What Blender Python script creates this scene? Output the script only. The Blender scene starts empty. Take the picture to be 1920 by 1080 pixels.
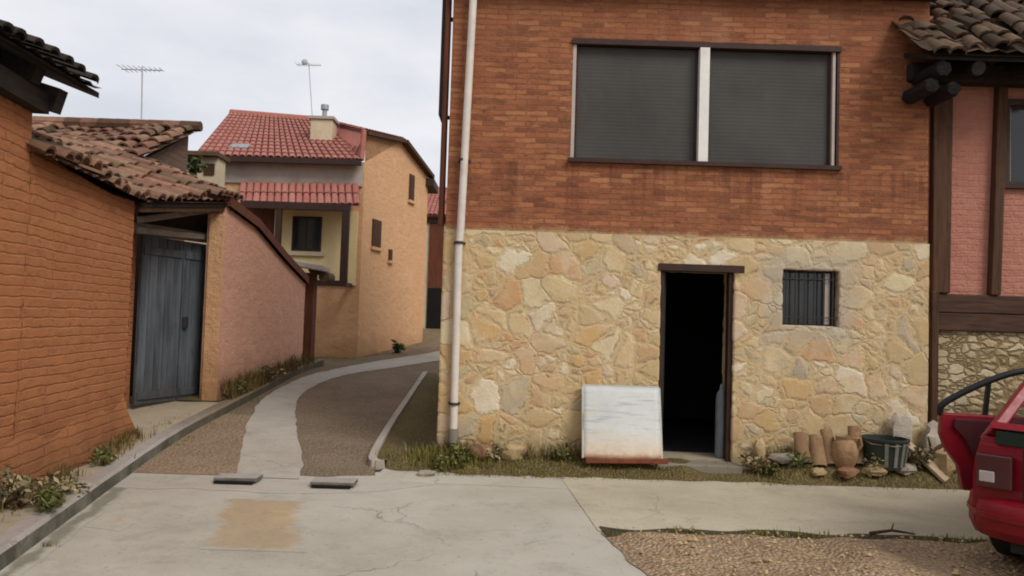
import bpy, math, random
from mathutils import Vector, Matrix, noise
random.seed(7)
R = math.radians
sc = bpy.context.scene
col = sc.collection

# ------------------------------------------------------------------ camera
F = 1450.0; CX, CY = 960.0, 540.0
EYE = Vector((0, 0, 1.6)); PITCH = math.atan(60 / F); ROLL = R(1.8)
fwd = Vector((0, math.cos(PITCH), math.sin(PITCH)))
r0 = Vector((1, 0, 0)); u0 = r0.cross(fwd)
rt = (r0 * math.cos(ROLL) + u0 * math.sin(ROLL)).normalized()
up = rt.cross(fwd)
cam = bpy.data.cameras.new('camera'); camo = bpy.data.objects.new('camera', cam); col.objects.link(camo)
cam.sensor_width = 36; cam.lens = 36 * F / 1920; cam.clip_start = 0.05; cam.clip_end = 2000
M = Matrix((rt, up, -fwd)).transposed().to_4x4(); M.translation = EYE
camo.matrix_world = M
sc.camera = camo

def ray(px, py):
    return fwd * F + rt * (px - CX) + up * (CY - py)
def P(px, py, Y):
    d = ray(px, py); return EYE + d * (Y / d.y)
def sstep(a, b, x):
    t = min(1, max(0, (x - a) / (b - a))); return t * t * (3 - 2 * t)
def H(x, y):
    t = max(0, min(y, 26) - 7.3)
    s = .065 * t * t / (t + .35) + .02 * max(0, min(y, 60) - 26)
    b = max(1 - sstep(-1.45, -.7, x), sstep(13, 16, y))
    return s * b
def G(px, py, off=0):
    d = ray(px, py); lo, hi = 1.0, 60.0
    f = lambda Y: (EYE + d * (Y / d.y)).z - off - H((d.x * Y / d.y), Y)
    Y = 1.0
    while Y < 60 and f(Y) > 0: Y += .05
    return P(px, py, Y)

# ------------------------------------------------------------------ materials
class NT:
    def __init__(s, name):
        s.m = bpy.data.materials.new(name); s.m.use_nodes = True
        s.t = s.m.node_tree; s.t.nodes.clear()
        s.out = s.t.nodes.new('ShaderNodeOutputMaterial'); s.b = s.t.nodes.new('ShaderNodeBsdfPrincipled')
        s.t.links.new(s.b.outputs[0], s.out.inputs[0])
        s.pos = s.n('ShaderNodeNewGeometry').outputs['Position']
    def n(s, typ, **kw):
        x = s.t.nodes.new(typ)
        for k, v in kw.items(): setattr(x, k, v)
        return x
    def set(s, inp, v):
        if hasattr(v, 'is_output') : s.t.links.new(v, inp)
        elif isinstance(v, (tuple, list)) and len(v) == 3 and inp.type == 'RGBA': inp.default_value = (*v, 1)
        else: inp.default_value = v
    def math(s, op, a, b=0, c=None, clamp=False):
        x = s.n('ShaderNodeMath', operation=op, use_clamp=clamp); s.set(x.inputs[0], a); s.set(x.inputs[1], b)
        if c is not None: s.set(x.inputs[2], c)
        return x.outputs[0]
    def mix(s, f, a, b, mode='MIX'):
        x = s.n('ShaderNodeMix', data_type='RGBA', blend_type=mode); s.set(x.inputs[0], f); s.set(x.inputs[6], a); s.set(x.inputs[7], b)
        return x.outputs[2]
    def noise(s, scale, detail=4, rough=.6, vec=None, dist=0, color=False):
        x = s.n('ShaderNodeTexNoise'); s.set(x.inputs['Vector'], vec if vec is not None else s.pos)
        x.inputs['Scale'].default_value = scale; x.inputs['Detail'].default_value = detail
        x.inputs['Roughness'].default_value = rough; x.inputs['Distortion'].default_value = dist
        return x.outputs['Color' if color else 'Fac']
    def ramp(s, f, stops, interp='LINEAR'):
        x = s.n('ShaderNodeValToRGB'); s.set(x.inputs[0], f); cr = x.color_ramp; cr.interpolation = interp
        while len(cr.elements) < len(stops): cr.elements.new(.5)
        for e, (p, c) in zip(cr.elements, stops):
            e.position = p; e.color = (*c, 1) if len(c) == 3 else c
        return x.outputs[0]
    def maprange(s, v, a, b, c=0, d=1):
        x = s.n('ShaderNodeMapRange'); s.set(x.inputs[0], v)
        for i, q in enumerate((a, b, c, d)): s.set(x.inputs[i + 1], q)
        return x.outputs[0]
    def sep(s, v=None):
        x = s.n('ShaderNodeSeparateXYZ'); s.set(x.inputs[0], v if v is not None else s.pos); return x.outputs
    def comb(s, a, b, c=0.0):
        x = s.n('ShaderNodeCombineXYZ'); s.set(x.inputs[0], a); s.set(x.inputs[1], b); s.set(x.inputs[2], c); return x.outputs[0]
    def vadd(s, a, b):
        x = s.n('ShaderNodeVectorMath', operation='ADD'); s.set(x.inputs[0], a); s.set(x.inputs[1], b); return x.outputs[0]
    def vscale(s, a, k):
        x = s.n('ShaderNodeVectorMath', operation='SCALE'); s.set(x.inputs[0], a); x.inputs['Scale'].default_value = k; return x.outputs[0]
    def vmul(s, a, k):
        x = s.n('ShaderNodeVectorMath', operation='MULTIPLY'); s.set(x.inputs[0], a); x.inputs[1].default_value = k; return x.outputs[0]
    def attr(s, name):
        return s.n('ShaderNodeAttribute', attribute_name=name).outputs['Fac']
    def bump(s, h, strength=.5, dist=.02, prev=None):
        x = s.n('ShaderNodeBump'); s.set(x.inputs['Height'], h); x.inputs['Strength'].default_value = strength; x.inputs['Distance'].default_value = dist
        if prev is not None: s.set(x.inputs['Normal'], prev)
        return x.outputs[0]
    def fin(s, colr, rough=.85, normal=None, metal=0, spec=.3):
        s.set(s.b.inputs['Base Color'], colr); s.set(s.b.inputs['Roughness'], rough); s.b.inputs['Metallic'].default_value = metal
        s.b.inputs['Specular IOR Level'].default_value = spec
        if normal is not None: s.set(s.b.inputs['Normal'], normal)
        return s.m
    def disp(s, h, scale, mid=.5):
        d = s.n('ShaderNodeDisplacement'); s.set(d.inputs['Height'], h); d.inputs['Midlevel'].default_value = mid; d.inputs['Scale'].default_value = scale
        s.t.links.new(d.outputs[0], s.out.inputs['Displacement']); s.m.displacement_method = 'BOTH'
    def uz(s):           # wall coordinates: along the wall, height
        x = s.sep(); return s.comb(s.math('ADD', x[0], x[1]), x[2]), x

def hexc(h, k=1.0):
    h = h.lstrip('#'); v = [int(h[i:i + 2], 16) / 255 for i in (0, 2, 4)]
    return tuple(k * (c / 12.92 if c <= .04045 else ((c + .055) / 1.055) ** 2.4) for c in v)

def simple(name, c1, c2, scale=4, rough=.8, bump=.3, bd=.01, spec=.3, metal=0, grime=0, vec_scale=None, tint=0):
    t = NT(name); v = t.pos if vec_scale is None else t.vmul(t.pos, vec_scale)
    n1 = t.noise(scale, 6, .65, v); n2 = t.noise(scale * 6, 4, .6, v)
    f = t.maprange(t.math('ADD', t.math('MULTIPLY', n1, .7), t.math('MULTIPLY', n2, .3)), .32, .68)
    c = t.mix(f, c1, c2)
    if grime:
        g = t.maprange(t.noise(scale * .45, 5, .7), .5, .75); c = t.mix(t.math('MULTIPLY', g, grime), c, tuple(q * .35 for q in c1))
    if tint:
        a = t.attr('tint'); c = t.mix(1, c, t.ramp(a, [(0, (1 - tint,) * 3), (1, (1 + tint,) * 3)]), 'MULTIPLY')
    nn = t.bump(t.math('ADD', n1, n2), bump, bd) if bump else None
    return t.fin(c, rough, nn, metal, spec)

ZS_ = P(1300, 444, 8.5).z; WXC = P(1522, 558, 8.5).x; WZC = P(1522, 558, 8.5).z
def mat_brick():
    t = NT('red_brick'); uv, x = t.uz()
    w = t.noise(2.2, 3, .6, color=True); w2 = t.noise(11, 4, .65, color=True)
    v = t.vadd(uv, t.vadd(t.vscale(w, .035), t.vscale(w2, .034)))
    br = t.n('ShaderNodeTexBrick', offset=.5); t.set(br.inputs['Vector'], v)
    br.inputs['Scale'].default_value = 1; br.inputs['Brick Width'].default_value = .24; br.inputs['Row Height'].default_value = .060
    br.inputs['Mortar Size'].default_value = .008; br.inputs['Mortar Smooth'].default_value = .35; br.inputs['Bias'].default_value = 0
    t.set(br.inputs['Color1'], (0, 0, 0)); t.set(br.inputs['Color2'], (1, 1, 1)); t.set(br.inputs['Mortar'], (.5, .5, .5))
    bc = t.ramp(t.sep(br.outputs[0])[0], [(0, hexc('#34201a')), (.16, hexc('#603628')), (.3, hexc('#96583a')), (.5, hexc('#7a4632')), (.72, hexc('#a86c46')), (.9, hexc('#b07e56')), (1, hexc('#84483a'))])
    c = t.mix(t.math('MULTIPLY', br.outputs['Fac'], t.maprange(t.noise(2.3, 4), .35, .65, .15, .9)), bc, hexc('#8a5a3c'))
    big = t.maprange(t.noise(.8, 5, .65), .35, .7); c = t.mix(t.math('MULTIPLY', big, .5), c, hexc('#8e5a3a')); c = t.mix(t.maprange(t.noise(9, 6, .8, t.vmul(t.pos, (1, 1, 2.2))), .5, .72, 0, .55), c, hexc('#a87850'))
    st = t.maprange(t.noise(4.2, 6, .75, t.vmul(t.pos, (1, 1, 4.0))), .52, .64); c = t.mix(t.math('MULTIPLY', st, .85), c, hexc('#4a2a1c'))
    st2 = t.maprange(t.noise(2.6, 6, .8, t.vadd(t.vmul(t.pos, (1, 1, 1.6)), (3, 3, 3))), .52, .66); c = t.mix(t.math('MULTIPLY', st2, .45), c, hexc('#7c3e2a'))
    fine = t.noise(60, 3, .6); c = t.mix(.35, c, t.mix(fine, hexc('#50281a'), hexc('#d08a62')))
    sk = t.maprange(t.noise(3.0, 4, .6, t.vmul(t.pos, (1, 1, .18))), .55, .8); c = t.mix(t.math('MULTIPLY', sk, .35), c, hexc('#c09070'))
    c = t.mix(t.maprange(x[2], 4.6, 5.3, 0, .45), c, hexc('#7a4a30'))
    jn = t.math('ADD', x[2], t.math('MULTIPLY', t.noise(7, 6, .75), .22)); c = t.mix(t.maprange(jn, ZS_ + .10, ZS_ + .17, .9, 0), c, hexc('#b89a70'))
    stn = t.math('MULTIPLY', t.maprange(t.noise(4, 5, .7, t.vmul(t.pos, (1.6, 1, .12))), .48, .66), t.maprange(x[2], ZS_ + .15, ZS_ + .75, .15, .6)); c = t.mix(t.math('MULTIPLY', stn, t.math('LESS_THAN', x[2], ZS_ + .78)), c, hexc('#4e2e20'))
    h = t.math('ADD', t.math('MULTIPLY', br.outputs['Fac'], -.8), t.math('ADD', t.math('MULTIPLY', t.noise(25, 5, .7), .7), t.math('MULTIPLY', t.sep(br.outputs[0])[0], .5)))
    return t.fin(c, .9, t.bump(h, .9, .014))

def mat_stone(name, sc_, cols, mortar, mw=.06, dark=.25, sq=1.35, bumpk=.9, bd=.03, smear=.5):
    t = NT(name); uv, x = t.uz()
    w = t.noise(2.2, 5, .65, color=True); v = t.vadd(t.vmul(uv, (1, sq, 1)), t.vadd(t.vscale(w, .34), t.vscale(t.noise(13, 3, color=True), .04)))
    def cells(k, off):
        vv = t.vadd(v, off)
        vo = t.n('ShaderNodeTexVoronoi', voronoi_dimensions='2D', feature='F1'); t.set(vo.inputs['Vector'], vv); vo.inputs['Scale'].default_value = k
        ve = t.n('ShaderNodeTexVoronoi', voronoi_dimensions='2D', feature='DISTANCE_TO_EDGE'); t.set(ve.inputs['Vector'], vv); ve.inputs['Scale'].default_value = k
        return vo.outputs['Color'], t.math('DIVIDE', ve.outputs['Distance'], k)
    c1, e1 = cells(sc_, (0, 0, 0)); c2, e2 = cells(sc_ * 1.9, (3.3, 1.7, 0))
    # the big cells split into small stones where a coarse mask says so: mixed sizes
    pick = t.math('GREATER_THAN', t.sep(c1)[2], .62)
    cc = t.mix(pick, c1, c2); ed = t.math('ADD', t.math('MULTIPLY', t.math('SUBTRACT', 1, pick), e1), t.math('MULTIPLY', pick, t.math('MINIMUM', e1, e2)))
    rnd = t.sep(cc)
    n = len(cols); c = t.ramp(rnd[0], [(i / n, hexc(q)) for i, q in enumerate(cols)], 'CONSTANT')
    c = t.mix(t.math('MULTIPLY', rnd[1], .15), c, hexc(mortar))
    c = t.mix(t.maprange(t.noise(6, 7, .75, dist=.5), .38, .72, 0, .5), c, t.mix(t.noise(2.1, 4), hexc('#8c6a42'), hexc('#ecdfc0')))
    c = t.mix(t.maprange(t.noise(1.3, 5, .7), .52, .70, 0, .55), c, hexc('#c98a4e')); c = t.mix(t.maprange(t.noise(1.9, 5, .7, t.vadd(t.pos, (4, 0, 9))), .52, .66, 0, .6), c, hexc('#e6dac2')); c = t.mix(t.maprange(t.noise(2.4, 5, .7, t.vadd(t.pos, (9, 0, 5))), .54, .68, 0, .4), c, hexc('#c49a80'))
    c = t.mix(t.maprange(t.noise(1.5, 6, .75, t.vadd(t.pos, (14, 0, 2))), .56, .70, 0, .5), c, hexc('#857c70'))
    fine = t.noise(45, 5, .75); c = t.mix(.35, c, t.mix(fine, hexc('#4e4028'), hexc('#e8d6aa')))
    wid = t.maprange(t.noise(2.0, 5, .65), .36, .66, mw * .12, mw * .62)
    e = t.math('DIVIDE', ed, wid); ms = t.maprange(e, .45, 1.5, 1, 0)
    mc = t.mix(t.noise(16, 6, .75), hexc(mortar), tuple(q * .66 for q in hexc(mortar)))
    sm = t.maprange(t.noise(1.6, 6, .75), .46, .66, 0, smear)      # mortar washed over the faces
    c = t.mix(t.math('MAXIMUM', t.math('MULTIPLY', ms, .85), t.math('MULTIPLY', sm, .85)), c, mc)
    rim = t.maprange(t.math('ABSOLUTE', t.math('SUBTRACT', e, 1.0)), 0, .55, 1, 0)
    c = t.mix(t.math('MULTIPLY', t.math('MULTIPLY', rim, t.maprange(t.noise(4.0, 5, .7), .5, .66)), dark), c, hexc('#463420'))  # stone rims darkened in the colour, like occlusion shade in the joints
    c = t.mix(t.maprange(t.math('ADD', x[2], t.math('MULTIPLY', t.noise(3, 4), .5)), .2, .75, .5, 0), c, hexc('#6f6034'))
    h = t.math('ADD', t.maprange(e, .2, 2.2, 0, .8), t.math('ADD', t.math('MULTIPLY', t.noise(7, 7, .75), 1.5), t.math('MULTIPLY', rnd[2], .5)))
    if name.startswith('golden'):
        gx_ = t.math('ABSOLUTE', t.math('SUBTRACT', x[0], WXC)); gz_ = t.math('ABSOLUTE', t.math('SUBTRACT', x[2], WZC))
        m_ = t.math('ADD', t.math('MAXIMUM', gx_, gz_), t.math('MULTIPLY', t.math('SUBTRACT', t.noise(5, 6, .75), .5), .7)); c = t.mix(t.maprange(m_, .38, .62, .7, 0), c, t.mix(t.noise(9, 5, .7), hexc('#968c7c'), hexc('#c6baa2')))
        t.disp(t.math('ADD', t.maprange(e, .2, 2.0, 0, .6), t.math('ADD', t.math('MULTIPLY', rnd[2], .25), t.math('MULTIPLY', t.noise(7, 5, .65), .5))), .015, .35)
        return t.fin(c, .92, t.bump(t.noise(24, 6, .75), .6, .012))
    return t.fin(c, .92, t.bump(h, bumpk, bd))

def mat_adobe(name, c1, c2, cm, bw, bh, base_dark, mortar_mix=.5, zbase=.2):
    t = NT(name); uv, x = t.uz()
    w = t.noise(2.0, 4, .6, color=True); v = t.vadd(uv, t.vadd(t.vscale(w, .05), t.vscale(t.noise(8, 4, .7, color=True), .035)))
    br = t.n('ShaderNodeTexBrick', offset=.5); t.set(br.inputs['Vector'], v)
    br.inputs['Scale'].default_value = 1; br.inputs['Brick Width'].default_value = bw; br.inputs['Row Height'].default_value = bh
    br.inputs['Mortar Size'].default_value = .012; br.inputs['Mortar Smooth'].default_value = .8
    t.set(br.inputs['Color1'], (0, 0, 0)); t.set(br.inputs['Color2'], (1, 1, 1)); t.set(br.inputs['Mortar'], (.5,) * 3)
    b = t.sep(br.outputs[0])[0]
    c = t.mix(t.math('MULTIPLY', b, .55), hexc(c1), hexc(c2))
    c = t.mix(t.maprange(t.noise(1.3, 6, .7), .35, .68), c, t.mix(.5, hexc(c2), hexc(c1)))
    pres = t.maprange(t.noise(1.7, 4, .6), .4, .62)
    c = t.mix(t.math('MULTIPLY', t.math('MULTIPLY', br.outputs['Fac'], pres), mortar_mix), c, hexc(cm))
    c = t.mix(t.maprange(t.noise(5, 7, .8, t.vmul(t.pos, (1, 1, 3.2))), .52, .68, 0, .75), c, hexc(cm)); c = t.mix(t.maprange(t.noise(2.2, 6, .75, t.vadd(t.pos, (3, 8, 1))), .55, .72, 0, .45), c, tuple(min(1, 1.25 * q) for q in hexc(c2)))
    c = t.mix(.28, c, t.mix(t.noise(50, 4, .7), tuple(.35 * q for q in hexc(c1)), tuple(1.5 * q for q in hexc(c2))))
    c = t.mix(t.maprange(t.math('ADD', x[2], t.math('MULTIPLY', t.noise(2.6, 5), .7)), zbase + .2, zbase + .95, .75, 0), c, hexc(base_dark))
    h = t.math('ADD', t.math('MULTIPLY', br.outputs['Fac'], -1.1 * mortar_mix), t.math('ADD', t.math('MULTIPLY', t.noise(6, 7, .75), 1.8), t.math('MULTIPLY', b, .6 * mortar_mix)))
    if name.startswith('orange'): t.disp(t.math('MULTIPLY', h, .45), .035, .4); return t.fin(c, .95, t.bump(t.noise(18, 7, .8), .8, .015))
    return t.fin(c, .95, t.bump(h, .9, .03))

def mat_tile(name, cols, moss=.4, mosscol='#6a6244'):
    t = NT(name); a = t.attr('tint')
    n = len(cols); c = t.ramp(a, [(i / max(1, n - 1), hexc(q)) for i, q in enumerate(cols)])
    c = t.mix(t.maprange(t.noise(12, 6, .7), .4, .7, 0, .5), c, tuple(.45 * q for q in hexc(cols[0])))
    c = t.mix(t.math('MULTIPLY', t.maprange(t.noise(3.2, 6, .75), .45, .65), moss), c, hexc(mosscol))
    return t.fin(c, .9, t.bump(t.noise(40, 4), .4, .006))

def conc_nodes(t, c1, c2, crack=.5, sc_=1.0, stain='#6b6455', st=.45):
    w = t.vadd(t.pos, t.vscale(t.noise(2.5, 5, .7, color=True), .35))
    c = t.mix(t.maprange(t.noise(.9 * sc_, 6, .7), .32, .68), hexc(c1), hexc(c2))
    c = t.mix(t.maprange(t.noise(2.3 * sc_, 7, .75, dist=.6), .52, .74, 0, st), c, hexc(stain))
    c = t.mix(t.maprange(t.noise(.55, 5, .7, t.vadd(t.pos, (7, 3, 0))), .46, .68, 0, .45), c, hexc('#8c7f68')); c = t.mix(t.maprange(t.noise(1.1, 7, .8, t.vadd(t.pos, (2, 9, 0))), .54, .66, 0, .4), c, hexc('#7c7464'))
    c = t.mix(.3, c, t.mix(t.noise(85, 4, .75), hexc('#4c463c'), hexc('#d8d2c4')))
    sp = t.maprange(t.noise(28, 3, .5), .64, .70); c = t.mix(t.math('MULTIPLY', sp, .4), c, hexc('#5d564a'))
    vo = t.n('ShaderNodeTexVoronoi', feature='DISTANCE_TO_EDGE'); t.set(vo.inputs['Vector'], w); vo.inputs['Scale'].default_value = .55
    ck = t.math('MULTIPLY', t.maprange(vo.outputs['Distance'], .001, .007, 1, 0), t.maprange(t.noise(.8, 3), .48, .56))
    c = t.mix(t.math('MULTIPLY', ck, crack), c, hexc('#5a5348'))
    h = t.math('ADD', t.noise(60, 5, .7), t.math('MULTIPLY', t.noise(5, 5), .8))
    return c, h, ck
BASE = ('#b0ab9e', '#c0baac')
def mat_concrete(name, c1, c2, crack=.5, sc_=1.0, stain='#6b6455', st=.45, fade=False):
    t = NT(name); c, h, ck = conc_nodes(t, c1, c2, crack, sc_, stain, st)
    if fade:
        cb, hb, cb2 = conc_nodes(t, *BASE)
        f = t.maprange(t.math('ADD', t.attr('edge'), t.math('MULTIPLY', t.math('SUBTRACT', t.noise(3.2, 7, .78), .5), 2.4)), .3, .8)
        c = t.mix(f, cb, c)
    return t.fin(c, .88, t.bump(t.math('SUBTRACT', h, ck), .45, .006))

def mat_kerb():
    t = NT('kerb_concrete'); c, h, ck = conc_nodes(t, '#958c88', '#a8a09c', .5, 1.8, '#5c5448', .65); x = t.sep()
    y = t.math('ADD', x[1], t.math('MULTIPLY', t.noise(2.5, 6, .75), 2.5))
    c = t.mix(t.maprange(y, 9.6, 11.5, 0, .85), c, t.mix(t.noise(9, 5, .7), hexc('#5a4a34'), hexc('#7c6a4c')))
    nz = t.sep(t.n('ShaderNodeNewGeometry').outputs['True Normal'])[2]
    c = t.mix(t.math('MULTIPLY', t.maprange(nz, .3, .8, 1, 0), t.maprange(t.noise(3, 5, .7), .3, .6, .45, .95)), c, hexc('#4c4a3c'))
    return t.fin(c, .9, t.bump(h, .5, .008))

def mat_pebble(name, cols, gap, sc_=26, bd=.02):
    t = NT(name); v = t.vadd(t.pos, t.vscale(t.noise(9, 3, color=True), .03))
    vo = t.n('ShaderNodeTexVoronoi', feature='F1', voronoi_dimensions='2D'); t.set(vo.inputs['Vector'], v); vo.inputs['Scale'].default_value = sc_
    rnd = t.sep(vo.outputs['Color']); n = len(cols)
    c = t.ramp(rnd[0], [(i / n, hexc(q)) for i, q in enumerate(cols)], 'CONSTANT')
    c = t.mix(t.maprange(t.noise(30, 4), .4, .7, 0, .4), c, hexc(gap))
    c = t.mix(t.maprange(vo.outputs['Distance'], .38, .62), c, hexc(gap))
    c = t.mix(t.maprange(t.noise(1.4, 6, .75), .42, .66, 0, .65), c, t.mix(t.noise(5, 3), hexc(gap), hexc(cols[0])))
    c = t.mix(t.maprange(t.noise(.9, 6, .75, t.vadd(t.pos, (5, 2, 0))), .45, .7, 0, .5), c, tuple(min(1, 1.35 * q) for q in hexc(cols[0])))
    h = t.math('ADD', t.maprange(vo.outputs['Distance'], 0, .6, 1, 0), t.math('MULTIPLY', t.noise(3, 4), .5))
    return t.fin(c, .88, t.bump(h, .8, bd))

def mat_wood(name, c1, c2, axis=2, rough=.8):
    t = NT(name); s = [9, 9, 9]; s[axis] = .7
    n = t.noise(2.6, 7, .7, t.vmul(t.pos, tuple(s)), dist=.6)
    c = t.mix(t.maprange(n, .35, .68), hexc(c1), hexc(c2))
    c = t.mix(t.maprange(t.noise(3, 5), .55, .72, 0, .6), c, tuple(.4 * q for q in hexc(c1)))
    return t.fin(c, rough, t.bump(n, .6, .01))

def mat_sheet():
    t = NT('rusty_white_enamel'); x = t.sep()
    c = t.mix(t.noise(5, 5), hexc('#cfd0cc'), hexc('#b4b8b6'))
    sk = t.noise(4, 5, .6, t.vmul(t.pos, (.7, 1, 9))); c = t.mix(t.maprange(sk, .55, .68, 0, .55), c, hexc('#7e8790'))
    c = t.mix(t.maprange(t.noise(6, 6, .7), .56, .66, 0, .8), c, hexc('#c5b994'))
    z = t.math('ADD', x[2], t.math('MULTIPLY', t.noise(9, 6, .75), .26))
    c = t.mix(t.maprange(z, .32, .62, 1, 0), c, t.mix(t.noise(14, 5), hexc('#c29a68'), hexc('#d8d2c0')))
    c = t.mix(t.maprange(z, .24, .38, 1, 0), c, t.mix(t.noise(22, 5), hexc('#7c3a22'), hexc('#a8553a')))
    return t.fin(c, .45, t.bump(t.noise(6, 4), .25, .02), 0, .5)

def mat_paint(name, c1, rough=.35, dirt='#3a2a22', k=.4, coat=.0, spec=.5):
    t = NT(name); x = t.sep()
    c = t.mix(t.maprange(t.noise(6, 6, .75), .5, .75, 0, k), hexc(c1), hexc(dirt))
    c = t.mix(t.maprange(t.math('ADD', x[2], t.math('MULTIPLY', t.noise(8, 5), .3)), .35, .75, k, 0), c, hexc(dirt))
    m = t.fin(c, t.maprange(t.noise(9, 4), .3, .7, rough * .8, rough * 1.5), None, 0, spec)
    t.b.inputs['Coat Weight'].default_value = coat; t.b.inputs['Coat Roughness'].default_value = .12
    return m

def mat_gate():
    t = NT('blue_grey_gate_paint'); x = t.sep()
    sk = t.noise(3.2, 6, .7, t.vmul(t.pos, (2.5, 2.5, .25))); c = t.mix(t.maprange(sk, .36, .66), hexc('#3e444b'), hexc('#646a70'))
    c = t.mix(t.maprange(t.noise(7, 6, .75), .55, .7, 0, .7), c, hexc('#4c4038'))
    c = t.mix(t.maprange(t.math('ADD', x[2], t.math('MULTIPLY', t.noise(6, 5), .6)), .6, 1.1, .7, 0), c, hexc('#3c3a34'))
    return t.fin(c, .6, t.bump(sk, .3, .01))

def mat_glass(name, c=(.02, .03, .028), alpha=.22):
    t = NT(name); t.fin(c, .06, None, 0, .5)
    tr = t.n('ShaderNodeBsdfTransparent'); mx = t.n('ShaderNodeMixShader'); mx.inputs[0].default_value = alpha
    t.t.links.new(tr.outputs[0], mx.inputs[1]); t.t.links.new(t.b.outputs[0], mx.inputs[2]); t.t.links.new(mx.outputs[0], t.out.inputs[0])
    return t.m

def mat_leaf(name, c1, c2):
    t = NT(name); a = t.attr('tint'); c = t.mix(a, hexc(c1), hexc(c2))
    m = t.fin(c, .7, None, 0, .25)
    t.b.inputs['Transmission Weight'].default_value = 0
    return m

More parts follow.
